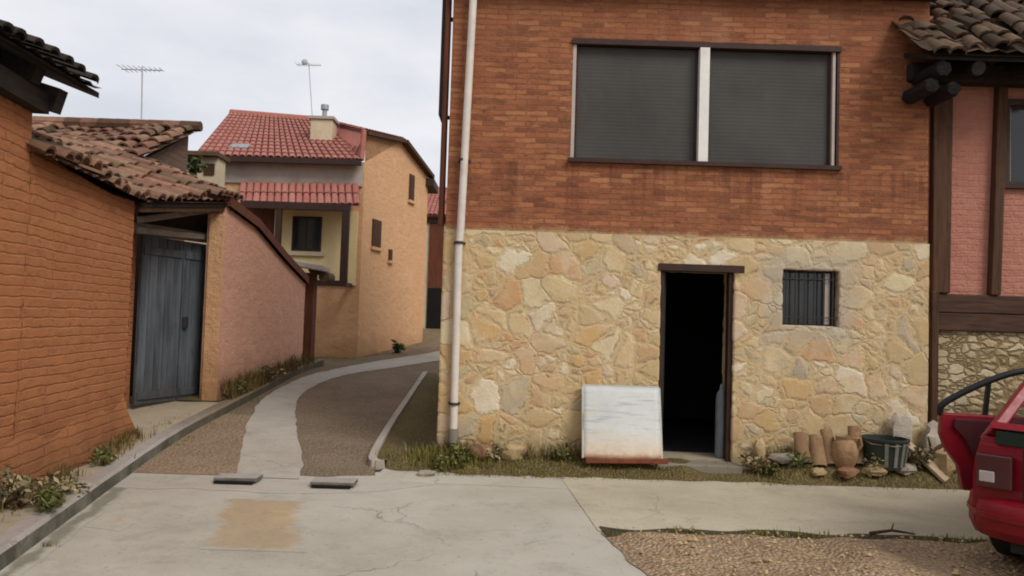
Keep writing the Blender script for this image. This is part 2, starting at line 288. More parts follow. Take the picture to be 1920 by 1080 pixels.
MT = dict(
    brick=mat_brick(),
    stone=mat_stone('golden_rubble_stone', 3.5, ['#bfa06a', '#d6bb86', '#c29a5c', '#e2d2aa', '#c47c46', '#aa9a74', '#f0e6d0', '#c0a274', '#cf9e58', '#a89c8c', '#dcc294', '#bc8a60', '#d4b8a4', '#cfa47c'], '#d2b88c', .06, .75, 1.15, .42, .024, .62),
    rubble=mat_stone('grey_rubble_stone', 6.2, ['#b09a72', '#cab892', '#9c8660', '#d6c8a6', '#a8906a', '#bc9c6c', '#b4a48a'], '#8c7652', .05, .95, 1.9, .9, .03, .12),
    adobe=mat_adobe('orange_adobe_brick', '#a0623e', '#bc7e54', '#6c4024', .8, .085, '#684628', .5),
    darkadobe=mat_adobe('grey_brown_gable', '#6a5448', '#7e685a', '#4a3a30', .36, .1, '#4a3828', .2),
    pinkadobe=mat_adobe('pink_earth_plaster', '#cc967c', '#dcae98', '#b0826c', .4, .14, '#6b4a30', .05, .45),
    yellow=mat_adobe('yellow_earth_plaster', '#d09c70', '#e0b68c', '#b08460', .45, .14, '#a07850', .06, .6),
    pale=simple('pale_yellow_plaster', hexc('#d8bf88'), hexc('#e6d2a2'), 3, .9, .2, .01),
    beige=simple('beige_plaster', hexc('#bfae90'), hexc('#d0c2a6'), 2.5, .9, .3, .01, grime=.4),
    greyplaster=simple('grey_cement_plaster', hexc('#9c9186'), hexc('#b4aa9e'), 2.0, .9, .3, .01, grime=.4),
    pinkbrick=mat_adobe('pink_brick_infill', '#b27462', '#c08874', '#98604e', .26, .066, '#a0644c', .14, -.5),
    tile_old=mat_tile('weathered_clay_tiles', ['#4a382c', '#744e3e', '#8e6652', '#9c7860', '#845a4c', '#66543f', '#a88c70'], .5, '#5a5238'),
    tile_black=mat_tile('silhouette_dark_tiles', ['#2a211b', '#3a2e26', '#241d18', '#453830'], .5, '#2a2a20'),  # near-black colour carries the eave's underexposed silhouette
    tile_red=mat_tile('new_red_clay_tiles', ['#a8665a', '#b06e62', '#aa6a5e', '#b67a6c', '#ac6e60'], .3, '#8c6a60'),
    tile_brown=mat_tile('mossy_brown_tiles', ['#2c2018', '#443428', '#5c4634', '#705844', '#3a2c20', '#644c38'], .6, '#3f3c26'),
    concrete=mat_concrete('worn_concrete', '#b0ab9e', '#c0baac'),
    beigeconc=mat_concrete('beige_concrete', '#b8ad92', '#c6baa0', .25, 1.2, '#8a8068', .3),
    paveconc=mat_concrete('pavement_concrete', '#978468', '#aa987a', .6, 1.6, '#645834', .7),
    stripconc=mat_concrete('pale_strip_concrete', '#a89f94', '#b8b0a4', .35, 1.5),
    sandpatch=mat_concrete('sandy_patch', '#a58a62', '#b89c72', .1, 2.4, '#8a6844', .75, True),
    mossfade=mat_concrete('mossy_kerb_foot', '#5e5a44', '#76705a', .0, 2.2, '#45432c', .6, True),
    kerb=mat_kerb(),
    stripfade=mat_concrete('pale_cross_band', '#aaa296', '#bab2a6', .35, 1.5, fade=True),
    gutter=mat_concrete('damp_dark_concrete', '#5e5646', '#746a58', .4, 1.6, '#3e3a28', .6),
    pebble=mat_pebble('brown_pebble_paving', ['#948069', '#9c8871', '#8a7660', '#a6927a', '#948069'], '#7c6850', 26, .02),
    pebbledark=mat_pebble('dark_pebble_paving', ['#84735f', '#8c7b66', '#7a6a56', '#968670', '#84745f'], '#6a5a46', 28, .02),
    gravel=mat_pebble('reddish_gravel', ['#a48c70', '#b09a7e', '#967e64', '#bca88e', '#a0886e'], '#846c52', 30, .025),
    dirt=mat_pebble('brown_earth', ['#6e5e3a', '#7a6a44', '#5e5230', '#857550'], '#504628', 34, .025),
    mossedge=mat_pebble('mossy_edge_earth', ['#4e4a2c', '#5e5838', '#403c24', '#6a6444'], '#38321e', 40, .02),
    brownheap=mat_pebble('dark_brown_heap', ['#5a4428', '#6a5230', '#4c3a22', '#756040'], '#3e301c', 30, .03),
    ground=mat_pebble('dry_ground', ['#7a6a4c', '#86765a', '#6c5c40'], '#5e5038', 9, .02),
    timber=mat_wood('dark_timber', '#3a2619', '#5c3e2a', 2), timberx=mat_wood('dark_timber_beam', '#33221a', '#553a2a', 0),
    logend=simple('shadow_dark_log', hexc('#171314'), hexc('#332c2c'), 9, .95, 1, .04),  # shadow under the eave put into the log colour
    blackwood=mat_wood('near_black_timber', '#1c1612', '#33271f', 1), greywood=mat_wood('grey_weathered_wood', '#7a7068', '#9c9288', 1),
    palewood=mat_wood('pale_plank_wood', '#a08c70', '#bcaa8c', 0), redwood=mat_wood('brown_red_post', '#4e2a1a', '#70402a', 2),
    gate=mat_gate(),
    black=simple('dark_void', (.006, .005, .004), (.012, .010, .009), 3, .95, 0),
    unlit_interior=simple('unlit_interior_plaster', (.03, .027, .024), (.05, .045, .04), 2, .95, 0),  # near-black colour stands in for the unlit room behind the openings
    frame_dark=simple('dark_brown_frame', hexc('#2c1c16'), hexc('#42291f'), 8, .6, .2, .004),
    frame_white=simple('white_painted_post', hexc('#e8e6e0'), hexc('#d8d4cc'), 8, .5, .15, .004, grime=.15),
    frame_alu=simple('pale_metal_trim', hexc('#a59a90'), hexc('#b8aca0'), 9, .5, .1, .003),
    pipe=simple('cream_plastic_pipe', hexc('#dcd4ca'), hexc('#c8beb2'), 5, .5, .1, .003, grime=.35),
    iron=simple('dark_iron', hexc('#2a2a2a'), hexc('#3e3a36'), 12, .55, .3, .003),
    fascia=simple('dark_fascia_board', hexc('#2e211b'), hexc('#43302a'), 5, .8, .2, .005),
    zinc=simple('grey_zinc', hexc('#8e9298'), hexc('#a4a8ac'), 4, .45, .1, .004, metal=.5),
    aerial=simple('pale_aerial_metal', hexc('#a4a6aa'), hexc('#b8babe'), 4, .5, 0),
    sheet=mat_sheet(), canister=simple('grey_canister_paint', hexc('#6e757a'), hexc('#868d92'), 7, .45, .1, .003, grime=.5),
    terracotta=simple('terracotta', hexc('#8a6a4c'), hexc('#a88a66'), 9, .95, .6, .01, grime=.85, tint=.25),
    tub=simple('dark_green_plastic', hexc('#222a24'), hexc('#363e36'), 8, .5, .1, .003, grime=.4),
    steel=simple('galvanised_steel', hexc('#77776e'), hexc('#8e8e84'), 6, .5, .1, .003, metal=.3, grime=.5),
    rock=simple('tan_fieldstone', hexc('#a48a62'), hexc('#c2ab82'), 7, .92, .7, .02, grime=.5, tint=.2),
    rockgrey=simple('grey_fieldstone', hexc('#938a7c'), hexc('#b0a696'), 7, .92, .7, .02, grime=.5, tint=.2),
    rockred=simple('reddish_fieldstone', hexc('#74543e'), hexc('#927054'), 7, .92, .7, .02, grime=.5, tint=.2),
    carred=mat_paint('red_car_paint', '#800f1e', .42, '#3c0a10', .35, .15, .3), cardark=mat_paint('dark_red_bumper', '#860f1e', .45, '#30080c', .35, .1, .3),
    rubber=simple('black_rubber', (.012,) * 3, (.022,) * 3, 9, .8, .2, .003), trim=simple('black_trim', (.012, .012, .012), (.02, .02, .02), 6, .5, 0),
    seatfab=simple('dark_green_seat_fabric', (.008, .014, .012), (.013, .02, .017), 20, .9, .1, .003),
    doortrim=simple('dark_maroon_door_trim', (.05, .008, .012), (.075, .012, .016), 12, .7, .2, .003),
    carglass=mat_glass('car_glass'), lampred=simple('red_lamp_plastic', (.05, .006, .009), (.07, .01, .012), 9, .25, 0, spec=.6),
    lampclear=simple('clear_lamp_plastic', (.42, .38, .37), (.5, .46, .45), 9, .25, 0, spec=.6),
    chrome=simple('hubcap_metal', (.45,) * 3, (.55,) * 3, 9, .35, 0, metal=.8), plate=simple('number_plate', (.7, .7, .66), (.75, .75, .7), 5, .5, 0),
    grass=mat_leaf('grass_blades', '#4e4a1e', '#8c8440'), leaf=mat_leaf('weed_leaves', '#39401c', '#7e7f48'), dryleaf=mat_leaf('dry_pale_leaves', '#3c3620', '#b0a078'),
    drygrass=mat_leaf('dry_brown_grass', '#46341c', '#7e6a3c'),
    bush=mat_leaf('bush_leaves', '#2e3a1c', '#5e6a38'),
)
def mat_pane():
    t = NT('dark_screen_pane'); x = t.sep()
    s = t.math('SINE', t.math('MULTIPLY', x[2], 150.0)); 
    c = t.mix(t.maprange(t.noise(1.2, 5, .6), .35, .7), hexc('#45423f'), hexc('#514e4b'))
    c = t.mix(t.maprange(t.noise(7, 6, .7, t.vmul(t.pos, (1, 1, .3))), .55, .75, 0, .35), c, hexc('#5c5752'))
    return t.fin(c, .7, t.bump(s, .12, .004), 0, .15)
MT['pane'] = mat_pane()
MT['winglass'] = simple('dark_window_glass', (.012, .013, .014), (.03, .032, .034), 2, .12, .05, .003, spec=.6)

# ------------------------------------------------------------------ mesh builder
class MB:
    def __init__(s): s.v = []; s.f = []; s.t = []
    def face(s, pts, tint=.5):
        i = len(s.v); s.v += [Vector(p) for p in pts]; s.f.append(list(range(i, i + len(pts)))); s.t.append(tint); return s
    def mesh(s, vs, fs, tint=.5):
        i = len(s.v); s.v += [Vector(p) for p in vs]
        for f in fs: s.f.append([i + k for k in f]); s.t.append(tint)
        return s
    def box(s, a, b, tint=.5, jit=0):
        x0, y0, z0 = a; x1, y1, z1 = b
        vs = [(x0, y0, z0), (x1, y0, z0), (x1, y1, z0), (x0, y1, z0), (x0, y0, z1), (x1, y0, z1), (x1, y1, z1), (x0, y1, z1)]
        if jit: vs = [tuple(c + random.uniform(-jit, jit) for c in v) for v in vs]
        return s.mesh(vs, [(0, 3, 2, 1), (4, 5, 6, 7), (0, 1, 5, 4), (1, 2, 6, 5), (2, 3, 7, 6), (3, 0, 4, 7)], tint)
    def obox(s, c, ax, ay, az, tint=.5):      # centre and three half-axis vectors
        c, ax, ay, az = map(Vector, (c, ax, ay, az))
        vs = [c + i * ax + j * ay + k * az for k in (-1, 1) for i, j in ((-1, -1), (1, -1), (1, 1), (-1, 1))]
        return s.mesh(vs, [(0, 3, 2, 1), (4, 5, 6, 7), (0, 1, 5, 4), (1, 2, 6, 5), (2, 3, 7, 6), (3, 0, 4, 7)], tint)
    def beam(s, p, q, w, h, upv=(0, 0, 1), tint=.5):
        p, q = Vector(p), Vector(q); d = q - p; L = d.length; d.normalize(); u = Vector(upv)
        sd = d.cross(u)
        if sd.length < 1e-4: sd = d.cross(Vector((1, 0, 0)))
        sd.normalize(); u = sd.cross(d)
        return s.obox((p + q) / 2, d * L / 2, sd * w / 2, u * h / 2, tint)
    def tube(s, pts, r, n=10, caps=True, tint=.5):
        pts = [Vector(p) for p in pts]; rs = r if isinstance(r, (list, tuple)) else [r] * len(pts); i0 = len(s.v)
        prev = None
        for k, p in enumerate(pts):
            d = (pts[min(k + 1, len(pts) - 1)] - pts[max(k - 1, 0)]).normalized()
            a = prev if prev is not None else (Vector((0, 0, 1)) if abs(d.z) < .9 else Vector((1, 0, 0)))
            a = (a - d * a.dot(d)).normalized(); prev = a; b = d.cross(a)
            for j in range(n):
                t = 2 * math.pi * j / n; s.v.append(p + (a * math.cos(t) + b * math.sin(t)) * rs[k])
        for k in range(len(pts) - 1):
            for j in range(n):
                A = i0 + k * n + j; B = i0 + k * n + (j + 1) % n; s.f.append([A, B, B + n, A + n]); s.t.append(tint)
        if caps:
            s.f.append([i0 + j for j in range(n)][::-1]); s.t.append(tint)
            e = i0 + (len(pts) - 1) * n; s.f.append([e + j for j in range(n)]); s.t.append(tint)
        return s
    def lathe(s, c, prof, n=20, tint=.5):
        c = Vector(c); i0 = len(s.v)
        for r, z in prof:
            for j in range(n):
                t = 2 * math.pi * j / n; s.v.append(c + Vector((r * math.cos(t), r * math.sin(t), z)))
        for k in range(len(prof) - 1):
            for j in range(n):
                A = i0 + k * n + j; B = i0 + k * n + (j + 1) % n; s.f.append([A, B, B + n, A + n]); s.t.append(tint)
        return s
    def prism(s, poly, off, tint=.5):          # polygon (3-D points) swept by a vector
        poly = [Vector(p) for p in poly]; off = Vector(off); n = len(poly)
        return s.mesh(poly + [p + off for p in poly], [list(range(n))[::-1], list(range(n, 2 * n))] + [[i, (i + 1) % n, n + (i + 1) % n, n + i] for i in range(n)], tint)
    def build(s, name, mat, parent=None, smooth=False, bevel=0, sub=0, root=None):
        me = bpy.data.meshes.new(name)
        o = bpy.data.objects.new(name, me); col.objects.link(o)
        off = Vector((0, 0, 0))
        if parent is not None:
            r = parent
            while r.parent: r = r.parent
            off = r['_base'] if '_base' in r else (0, 0, 0); off = Vector(off); o.parent = parent
        me.from_pydata([tuple(v - off) for v in s.v], [], s.f); 
        at = me.attributes.new('tint', 'FLOAT', 'FACE'); at.data.foreach_set('value', s.t)
        me.materials.append(MT[mat] if isinstance(mat, str) else mat)
        if smooth:
            me.polygons.foreach_set('use_smooth', [True] * len(me.polygons))
            import bmesh
            bm = bmesh.new(); bm.from_mesh(me); bmesh.ops.recalc_face_normals(bm, faces=bm.faces)
            for e in bm.edges:
                if len(e.link_faces) == 2 and e.calc_face_angle(0) > R(38): e.smooth = False
            bm.to_mesh(me); bm.free()
        else:
            import bmesh
            bm = bmesh.new(); bm.from_mesh(me); bmesh.ops.recalc_face_normals(bm, faces=bm.faces); bm.to_mesh(me); bm.free()
        me.update()
        if bevel:
            b = o.modifiers.new('bevel', 'BEVEL'); b.width = bevel; b.segments = 2; b.limit_method = 'ANGLE'
        return o

def tag(o, label=None, cat=None, group=None, kind=None):
    if label: o['label'] = label
    if cat: o['category'] = cat
    if group: o['group'] = group
    if kind: o['kind'] = kind
    return o
def thing(name, loc, label, cat, group=None):
    o = bpy.data.objects.new(name, None); col.objects.link(o); o.location = loc; o['_base'] = tuple(loc); o.empty_display_size = .2
    return tag(o, label, cat, group)
def copy_tree(o, parent=None):
    c = o.copy(); col.objects.link(c); c.parent = parent
    for ch in list(o.children): copy_tree(ch, c)
    return c

def gridface(mb, a, b, c, d, res):
    a, b, c, d = map(Vector, (a, b, c, d)); n = max(1, math.ceil((b - a).length / res - 1e-4)); m = max(1, math.ceil((d - a).length / res - 1e-4))
    vs = [a.lerp(b, i / n).lerp(d.lerp(c, i / n), j / m) for j in range(m + 1) for i in range(n + 1)]
    return mb.mesh(vs, [[j * (n + 1) + i, j * (n + 1) + i + 1, (j + 1) * (n + 1) + i + 1, (j + 1) * (n + 1) + i] for j in range(m) for i in range(n)])
def weld(o, d=.0008):
    import bmesh
    bm = bmesh.new(); bm.from_mesh(o.data); bmesh.ops.remove_doubles(bm, verts=bm.verts, dist=d); bmesh.ops.recalc_face_normals(bm, faces=bm.faces); bm.to_mesh(o.data); bm.free()
    return o
def wall_holes(mb, x0, x1, z0, z1, Y, holes, depth, ynormal=-1, res=99):
    """front wall sheet in plane y=Y with rectangular openings and their reveals"""
    xs = sorted({x0, x1, *[h[0] for h in holes], *[h[1] for h in holes]}); zs = sorted({z0, z1, *[h[2] for h in holes], *[h[3] for h in holes]})
    xs = [x for x in xs if x0 <= x <= x1]; zs = [z for z in zs if z0 <= z <= z1]
    for a, b in zip(xs, xs[1:]):
        for c, d in zip(zs, zs[1:]):
            mx, mz = (a + b) / 2, (c + d) / 2
            if any(h[0] < mx < h[1] and h[2] < mz < h[3] for h in holes): continue
            gridface(mb, (a, Y, c), (b, Y, c), (b, Y, d), (a, Y, d), res)
    for a, b, c, d in holes:
        for p, q in zip(zs, zs[1:]):
            if c - 1e-6 <= p and q <= d + 1e-6:
                gridface(mb, (a, Y, p), (a, Y, q), (a, Y + depth, q), (a, Y + depth, p), res); gridface(mb, (b, Y, p), (b, Y + depth, p), (b, Y + depth, q), (b, Y, q), res)
        for p, q in zip(xs, xs[1:]):
            if a - 1e-6 <= p and q <= b + 1e-6:
                gridface(mb, (p, Y, d), (q, Y, d), (q, Y + depth, d), (p, Y + depth, d), res)
                if c > z0 + .01: gridface(mb, (p, Y, c), (p, Y + depth, c), (q, Y + depth, c), (q, Y, c), res)
    return mb

def tiles(mb, O, U, V, nu, nv, W=.2, L=.34, r=.095, jit=.02, sag=.03, seed=1, seg=5):
    """curved clay tiles: columns along U, courses up V"""
    rd = random.Random(seed); O = Vector(O); U = Vector(U).normalized(); V = Vector(V).normalized(); N = U.cross(V).normalized()
    if N.z < 0: N = -N
    for i in range(nu):
        cj = rd.uniform(-jit, jit); tcol = rd.random()
        for j in range(nv):
            u = (i + .5) * W + cj + rd.uniform(-jit, jit) * .7; v = j * L + rd.uniform(-jit, jit)
            sg = sag * math.sin(i * .55 + seed) * math.sin(j * .5 + 1)
            c = O + U * u + V * v + N * sg; ang = rd.uniform(-.06, .06) * (jit / .02)
            vd = (V + U * ang).normalized(); ud = vd.cross(N) * -1; ud = U
            tint = min(1, max(0, .55 * rd.random() + .45 * ((tcol + rd.random()) / 2 + (rd.random() - .5) * .5)))
            ring = []
            for (vv, rr, lift) in ((-.02, r, .028), (L * 1.16, r * .82, .0)):
                for k in range(seg + 1):
                    th = math.pi * k / seg
                    ring.append(c + vd * vv + ud * (math.cos(th) * rr) + N * (math.sin(th) * rr * .78 + lift))
            fs = [[k, k + 1, seg + 2 + k, seg + 1 + k] for k in range(seg)]
            mb.mesh(ring, fs, tint)
            # thickness lip on the lower end
            lip = [p + N * -.016 + (c - p).normalized() * .012 for p in ring[:seg + 1]]
            mb.mesh(ring[:seg + 1] + lip, [[k, seg + 1 + k, seg + 2 + k, k + 1] for k in range(seg)], tint)
    wv = nu * W; lv = nv * L; mb.face([O - N * .055 + U * .04, O - N * .055 + U * (wv - .04), O - N * .055 + U * (wv - .04) + V * lv, O - N * .055 + U * .04 + V * lv], 0.05)
    # channel tiles between the columns: one dark corrugated bed
    for i in range(nu + 1):
        u = i * W
        for j in range(nv):
            tint = rd.random() * .6
            a = O + U * (u - W * .5) + V * (j * L) + N * .012; b = O + U * u + V * (j * L) - N * .02; d = O + U * (u + W * .5) + V * (j * L) + N * .012
            up_ = V * (L * 1.02) - N * .012
            mb.mesh([a, b, d, a + up_, b + up_, d + up_], [(0, 1, 4, 3), (1, 2, 5, 4)], tint)
    return mb

def smoothpoly(pts, n):
    """Catmull-Rom through 2-D points"""
    P_ = [Vector(p) for p in pts]; out = []
    m = len(P_) - 1
    for i in range(n + 1):
        t = i / n * m; k = min(int(t), m - 1); f = t - k
        p0, p1, p2, p3 = P_[max(k - 1, 0)], P_[k], P_[k + 1], P_[min(k + 2, m)]
        out.append(.5 * ((2 * p1) + (p2 - p0) * f + (2 * p0 - 5 * p1 + 4 * p2 - p3) * f * f + (3 * p1 - p0 - 3 * p2 + p3) * f ** 3))
    return out
def strip(name, L, Rr, off, mat, n=60, m=10, rag=0, seed=0, bumpy=0, fade=.25):
    A, B = smoothpoly(L, n), smoothpoly(Rr, n); mb = MB(); vs = []; edges = []
    for i in range(n + 1):
        a = Vector(A[i]); b = Vector(B[i])
        if rag:
            d = (b - a).normalized()
            a = a + d * rag * noise.noise((a.x * 3 + seed, a.y * 3, 1)); b = b + d * rag * noise.noise((b.x * 3, b.y * 3 + seed, 5))
        for j in range(m + 1):
            p = a.lerp(b, j / m); z = H(p.x, p.y) + off
            if bumpy: z += bumpy * (.55 + noise.noise((p.x * 3, p.y * 3, seed))) * min(1, min(j, m - j) / 4, min(i, n - i) / 4)
            wj = (b - a).length; li = min(i, n - i) / n * (A[-1] - A[0]).length; edges.append(min(1, min(j, m - j) / m * wj / fade, li / fade))
            vs.append((p.x, p.y, z))
    fs = [[i * (m + 1) + j, i * (m + 1) + j + 1, (i + 1) * (m + 1) + j + 1, (i + 1) * (m + 1) + j] for i in range(n) for j in range(m)]
    mb.mesh(vs, fs); o = mb.build(name, mat, smooth=True)
    at = o.data.attributes.new('edge', 'FLOAT', 'POINT'); at.data.foreach_set('value', edges)
    return tag(o, kind='structure')

# ------------------------------------------------------------------ ground and street
def axis(lo, hi, fine_lo, fine_hi, step):
    a = []; x = fine_lo
    while x <= fine_hi: a.append(x); x += step
    s = step; x = fine_lo
    while x > lo: s *= 1.5; x -= s; a.insert(0, max(x, lo))
    s = step; x = a[-1]
    while x < hi: s *= 1.5; x += s; a.append(min(x, hi))
    return a
gx = axis(-500, 500, -12, 12, .25); gy = axis(-400, 900, -4, 34, .25)
mb = MB(); mb.mesh([(x, y, H(x, y) - .035) for y in gy for x in gx], [[j * len(gx) + i, j * len(gx) + i + 1, (j + 1) * len(gx) + i + 1, (j + 1) * len(gx) + i] for j in range(len(gy) - 1) for i in range(len(gx) - 1)])
tag(mb.build('ground', 'ground', smooth=True), kind='structure')

kerb_line = [(-2.35, 1.0), (-2.62, 2.6), (-2.95, 4.4), (-3.3, 6.05), (-3.62, 7.6), (-3.8, 9.2), (-3.86, 11), (-3.92, 13), (-3.96, 14.8), (-3.85, 16.1)]
kx = smoothpoly(kerb_line, 80)
def off_line(pts, d):
    out = []
    for i, p in enumerate(pts):
        a, b = pts[max(i - 1, 0)], pts[min(i + 1, len(pts) - 1)]; t = (Vector(b) - Vector(a)).normalized(); out.append(Vector(p) + Vector((-t.y, t.x)) * d)
    return out
# concrete apron in the foreground
strip('road', [(-3.6, -6), (-3.2, 1), (-3.6, 6.05), (-3.75, 7.6)], [(9, -6), (9, 1), (6.5, 6.0), (-1.2, 7.9)], .0, 'concrete', 60, 24)
strip('road', [(-1.3, 7.55), (.2, 7.5), (2.5, 7.3), (6.5, 7)], [(-1.25, 8.2), (.2, 8.2), (2.5, 8.2), (6.5, 8.2)], .002, 'concrete', 40, 6)
strip('footpath', [(.55, 8.15), (2.4, 8.15), (4, 8.15), (7, 8.15)], [(.72, 6.0), (2.4, 6.0), (4, 6.0), (7, 6.05)], .005, 'beigeconc', 40, 10)
strip('street_paving', [(-3.66, 7.5), (-3.8, 9.2), (-3.86, 11), (-3.95, 14.8), (-3.6, 16.6), (-2.9, 18.6), (-2.3, 21), (-2, 26), (-1.8, 34)],
      [(-1.25, 7.5), (-1.5, 9), (-1.55, 11), (-1.6, 13.5), (-1.2, 15.2), (.5, 17.5), (1.5, 21), (2, 26), (2.2, 34)], .002, 'pebbledark', 90, 12)
strip('street_paving', [(-3.66, 7.55), (-3.78, 8.6), (-3.84, 9.8), (-3.86, 10.6)], [(-2.6, 7.55), (-2.72, 8.6), (-2.95, 9.8), (-3.1, 10.6)], .007, 'pebble', 40, 6)
strip('concrete_strip', [(-2.6, 7.5), (-2.8, 8.2), (-3.4, 10.2), (-3.76, 12), (-3.8, 13.5), (-3.62, 15), (-2.9, 16.9), (-1.7, 19.6), (-.7, 24)],
      [(-2.0, 7.5), (-2.14, 8.2), (-2.78, 10.2), (-3.24, 12), (-3.3, 13.5), (-3.05, 14.8), (-2.2, 16.3), (-.9, 19), (.1, 24)], .009, 'stripconc', 120, 6, .035, 3)
strip('concrete_strip', [(-3.7, 7.62), (-2.6, 7.66), (-1.9, 7.62), (-1.25, 7.75)], [(-3.55, 6.95), (-2.6, 6.98), (-1.6, 6.95), (-.6, 7.5)], .0025, 'stripfade', 60, 12, .07, 8, 0, .12)
strip('sandy_patch', [(-2.5, 6.72), (-2.28, 6.0), (-2.06, 5.25)], [(-1.68, 6.72), (-1.5, 6.0), (-1.32, 5.25)], .002, 'sandpatch', 40, 16, .05, 4, 0, .2)
strip('sandy_patch', [(-3.05, 5.7), (-3.1, 6.3), (-3.3, 6.9)], [(-2.75, 5.6), (-2.85, 6.3), (-3.15, 6.9)], .002, 'sandpatch', 40, 16, .1, 14)
strip('gutter', [(-1.42, 8.2), (-1.5, 10), (-1.56, 12.5), (-1.62, 15)], [(-.74, 8.2), (-.74, 10), (-.74, 12.5), (-.74, 15)], .05, 'dirt', 50, 8, 0, 2, .05)
# gravel patch bottom right
strip('earth_strip', [(.74, 6.12), (2.4, 6.1), (4.5, 6.1), (8, 6.12)], [(.76, 5.88), (2.4, 5.84), (4.5, 5.86), (8, 5.84)], .012, 'mossedge', 80, 6, .12, 9, .03)
strip('gravel', [(1.15, 3.2), (.95, 4.6), (.85, 5.3), (.72, 5.95)], [(9, 3.2), (9, 4.6), (8.5, 5.3), (8, 6.02)], .006, 'gravel', 60, 60, .1, 5, .05)
def bankz(x, y):
    f = min(1, max(0, (y - 7.93) / .65)); z = -.01 + .14 * sstep(0, .7, f)
    return z + .085 * sstep(2.75, 3.05, x) * (1 - sstep(4.75, 5.2, x)) * sstep(7.98, 8.16, y)
# earth bank along the wall foot
mb = MB(); nx, ny = 150, 10; vs = []
for i in range(nx + 1):
    x = -1.25 + i / nx * 8.3
    for j in range(ny + 1):
        f = j / ny; y0 = 7.93 + .06 * noise.noise((x * 1.7, 3, 0)) - (.12 if x < .4 else 0); y = y0 + f * (8.62 - y0)
        z = bankz(x, y) + .035 * noise.noise((x * 4, y * 5, 2)) * min(1, f * 4); z *= 1 - .55 * sstep(1.9, 2.2, x) * (1 - sstep(2.7, 2.9, x))
        vs.append((x, y, z + H(x, y) * .3))
mb.mesh(vs, [[i * (ny + 1) + j, (i + 1) * (ny + 1) + j, (i + 1) * (ny + 1) + j + 1, i * (ny + 1) + j + 1] for i in range(nx) for j in range(ny)])
tag(mb.build('earth_bank', 'dirt', smooth=True), kind='structure')
# left pavement and kerb
wall_line = [(-3.55, 1), (-3.7, 3), (-3.9, 5.6), (-4.1, 7.2), (-4.36, 8.8), (-5.1, 9.6), (-4.95, 11.4), (-4.25, 11.2), (-4.22, 13), (-4.2, 15), (-4.3, 16.5)]
inner = [tuple(p) for p in off_line(kx[::8] , .17)]
mb = MB(); A = kx; wl = smoothpoly(wall_line, 80)
B = [Vector((min(p.x - .2, w.x - .25), p.y)) for p, w in zip(A, wl)]
m_ = 10; vs = []
for i in range(81):
    a = off_line(kx, .15)[i]; b = Vector((-5.6, a.y + .0))
    for j in range(m_ + 1):
        p = a.lerp(b, (j / m_) ** 1.3); vs.append((p.x, p.y, H(p.x, p.y) + .118 + .02 * noise.noise((p.x * 3, p.y * 3, 0)) * (j > 0)))
mb.mesh(vs, [[i * (m_ + 1) + j, i * (m_ + 1) + j + 1, (i + 1) * (m_ + 1) + j + 1, (i + 1) * (m_ + 1) + j] for i in range(80) for j in range(m_)])
tag(mb.build('pavement', 'paveconc', smooth=True), kind='structure')
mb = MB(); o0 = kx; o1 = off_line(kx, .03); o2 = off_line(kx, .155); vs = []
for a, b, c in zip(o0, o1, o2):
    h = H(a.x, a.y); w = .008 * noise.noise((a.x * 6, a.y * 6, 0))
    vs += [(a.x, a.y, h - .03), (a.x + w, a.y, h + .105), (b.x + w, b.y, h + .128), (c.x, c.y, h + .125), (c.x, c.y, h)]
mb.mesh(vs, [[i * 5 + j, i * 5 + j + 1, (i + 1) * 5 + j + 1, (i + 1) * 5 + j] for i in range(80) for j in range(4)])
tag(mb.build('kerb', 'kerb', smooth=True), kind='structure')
strip('earth_strip', [(-4.6, 10.8), (-4.5, 12), (-4.4, 13.5), (-4.4, 15), (-4.4, 16.4)], [(-4.03, 10.8), (-3.99, 12), (-4.03, 13.5), (-4.07, 15), (-3.97, 16.2)], .137, 'dirt', 50, 8, .05, 3, .07)
mb = MB(); n, m_ = 70, 8; vs = []
for i in range(n + 1):
    y = 10.95 + 4.6 * i / n; k = min(1, i / 5, (n - i) / 5)
    for j in range(m_ + 1):
        f = j / m_; x = -4.24 + f * (.26 if y < 13 else .2); z = H(x, y) + .125 + k * (.34 * (1 - f) ** 1.3 * (.75 + .7 * noise.noise((y * 1.1, 5, 2))) + .05 * noise.noise((x * 6, y * 4, 3)) * (1 - f) + .02)
        vs.append((x, y, z))
mb.mesh(vs, [[i * (m_ + 1) + j, i * (m_ + 1) + j + 1, (i + 1) * (m_ + 1) + j + 1, (i + 1) * (m_ + 1) + j] for i in range(n) for j in range(m_)])
tag(mb.build('earth_bank', 'brownheap', smooth=True), kind='structure')
# damp dark line along the kerb foot
strip('gutter', [tuple(p + Vector((-.02, 0))) for p in kx[0:33:4]], [tuple(p + Vector((.07 + .10 * min(1, i / 4), 0))) for i, p in enumerate(kx[0:33:4])], .003, 'mossfade', 120, 10, .06, 6, 0, .09)
# edging of the side gutter
mb = MB(); e = smoothpoly([(-1.3, 8.05), (-1.42, 8.3), (-1.5, 10), (-1.56, 12.5), (-1.62, 15)], 40); vs = []
for a in e:
    h = H(a.x, a.y); vs += [(a.x - .05, a.y, h - .02), (a.x - .045, a.y, h + .075), (a.x + .04, a.y, h + .085), (a.x + .05, a.y, h)]
mb.mesh(vs, [[i * 4 + j, i * 4 + j + 1, (i + 1) * 4 + j + 1, (i + 1) * 4 + j] for i in range(40) for j in range(3)])
mb.face(vs[:4]); tag(mb.build('kerb', 'stripconc', smooth=True), kind='structure')

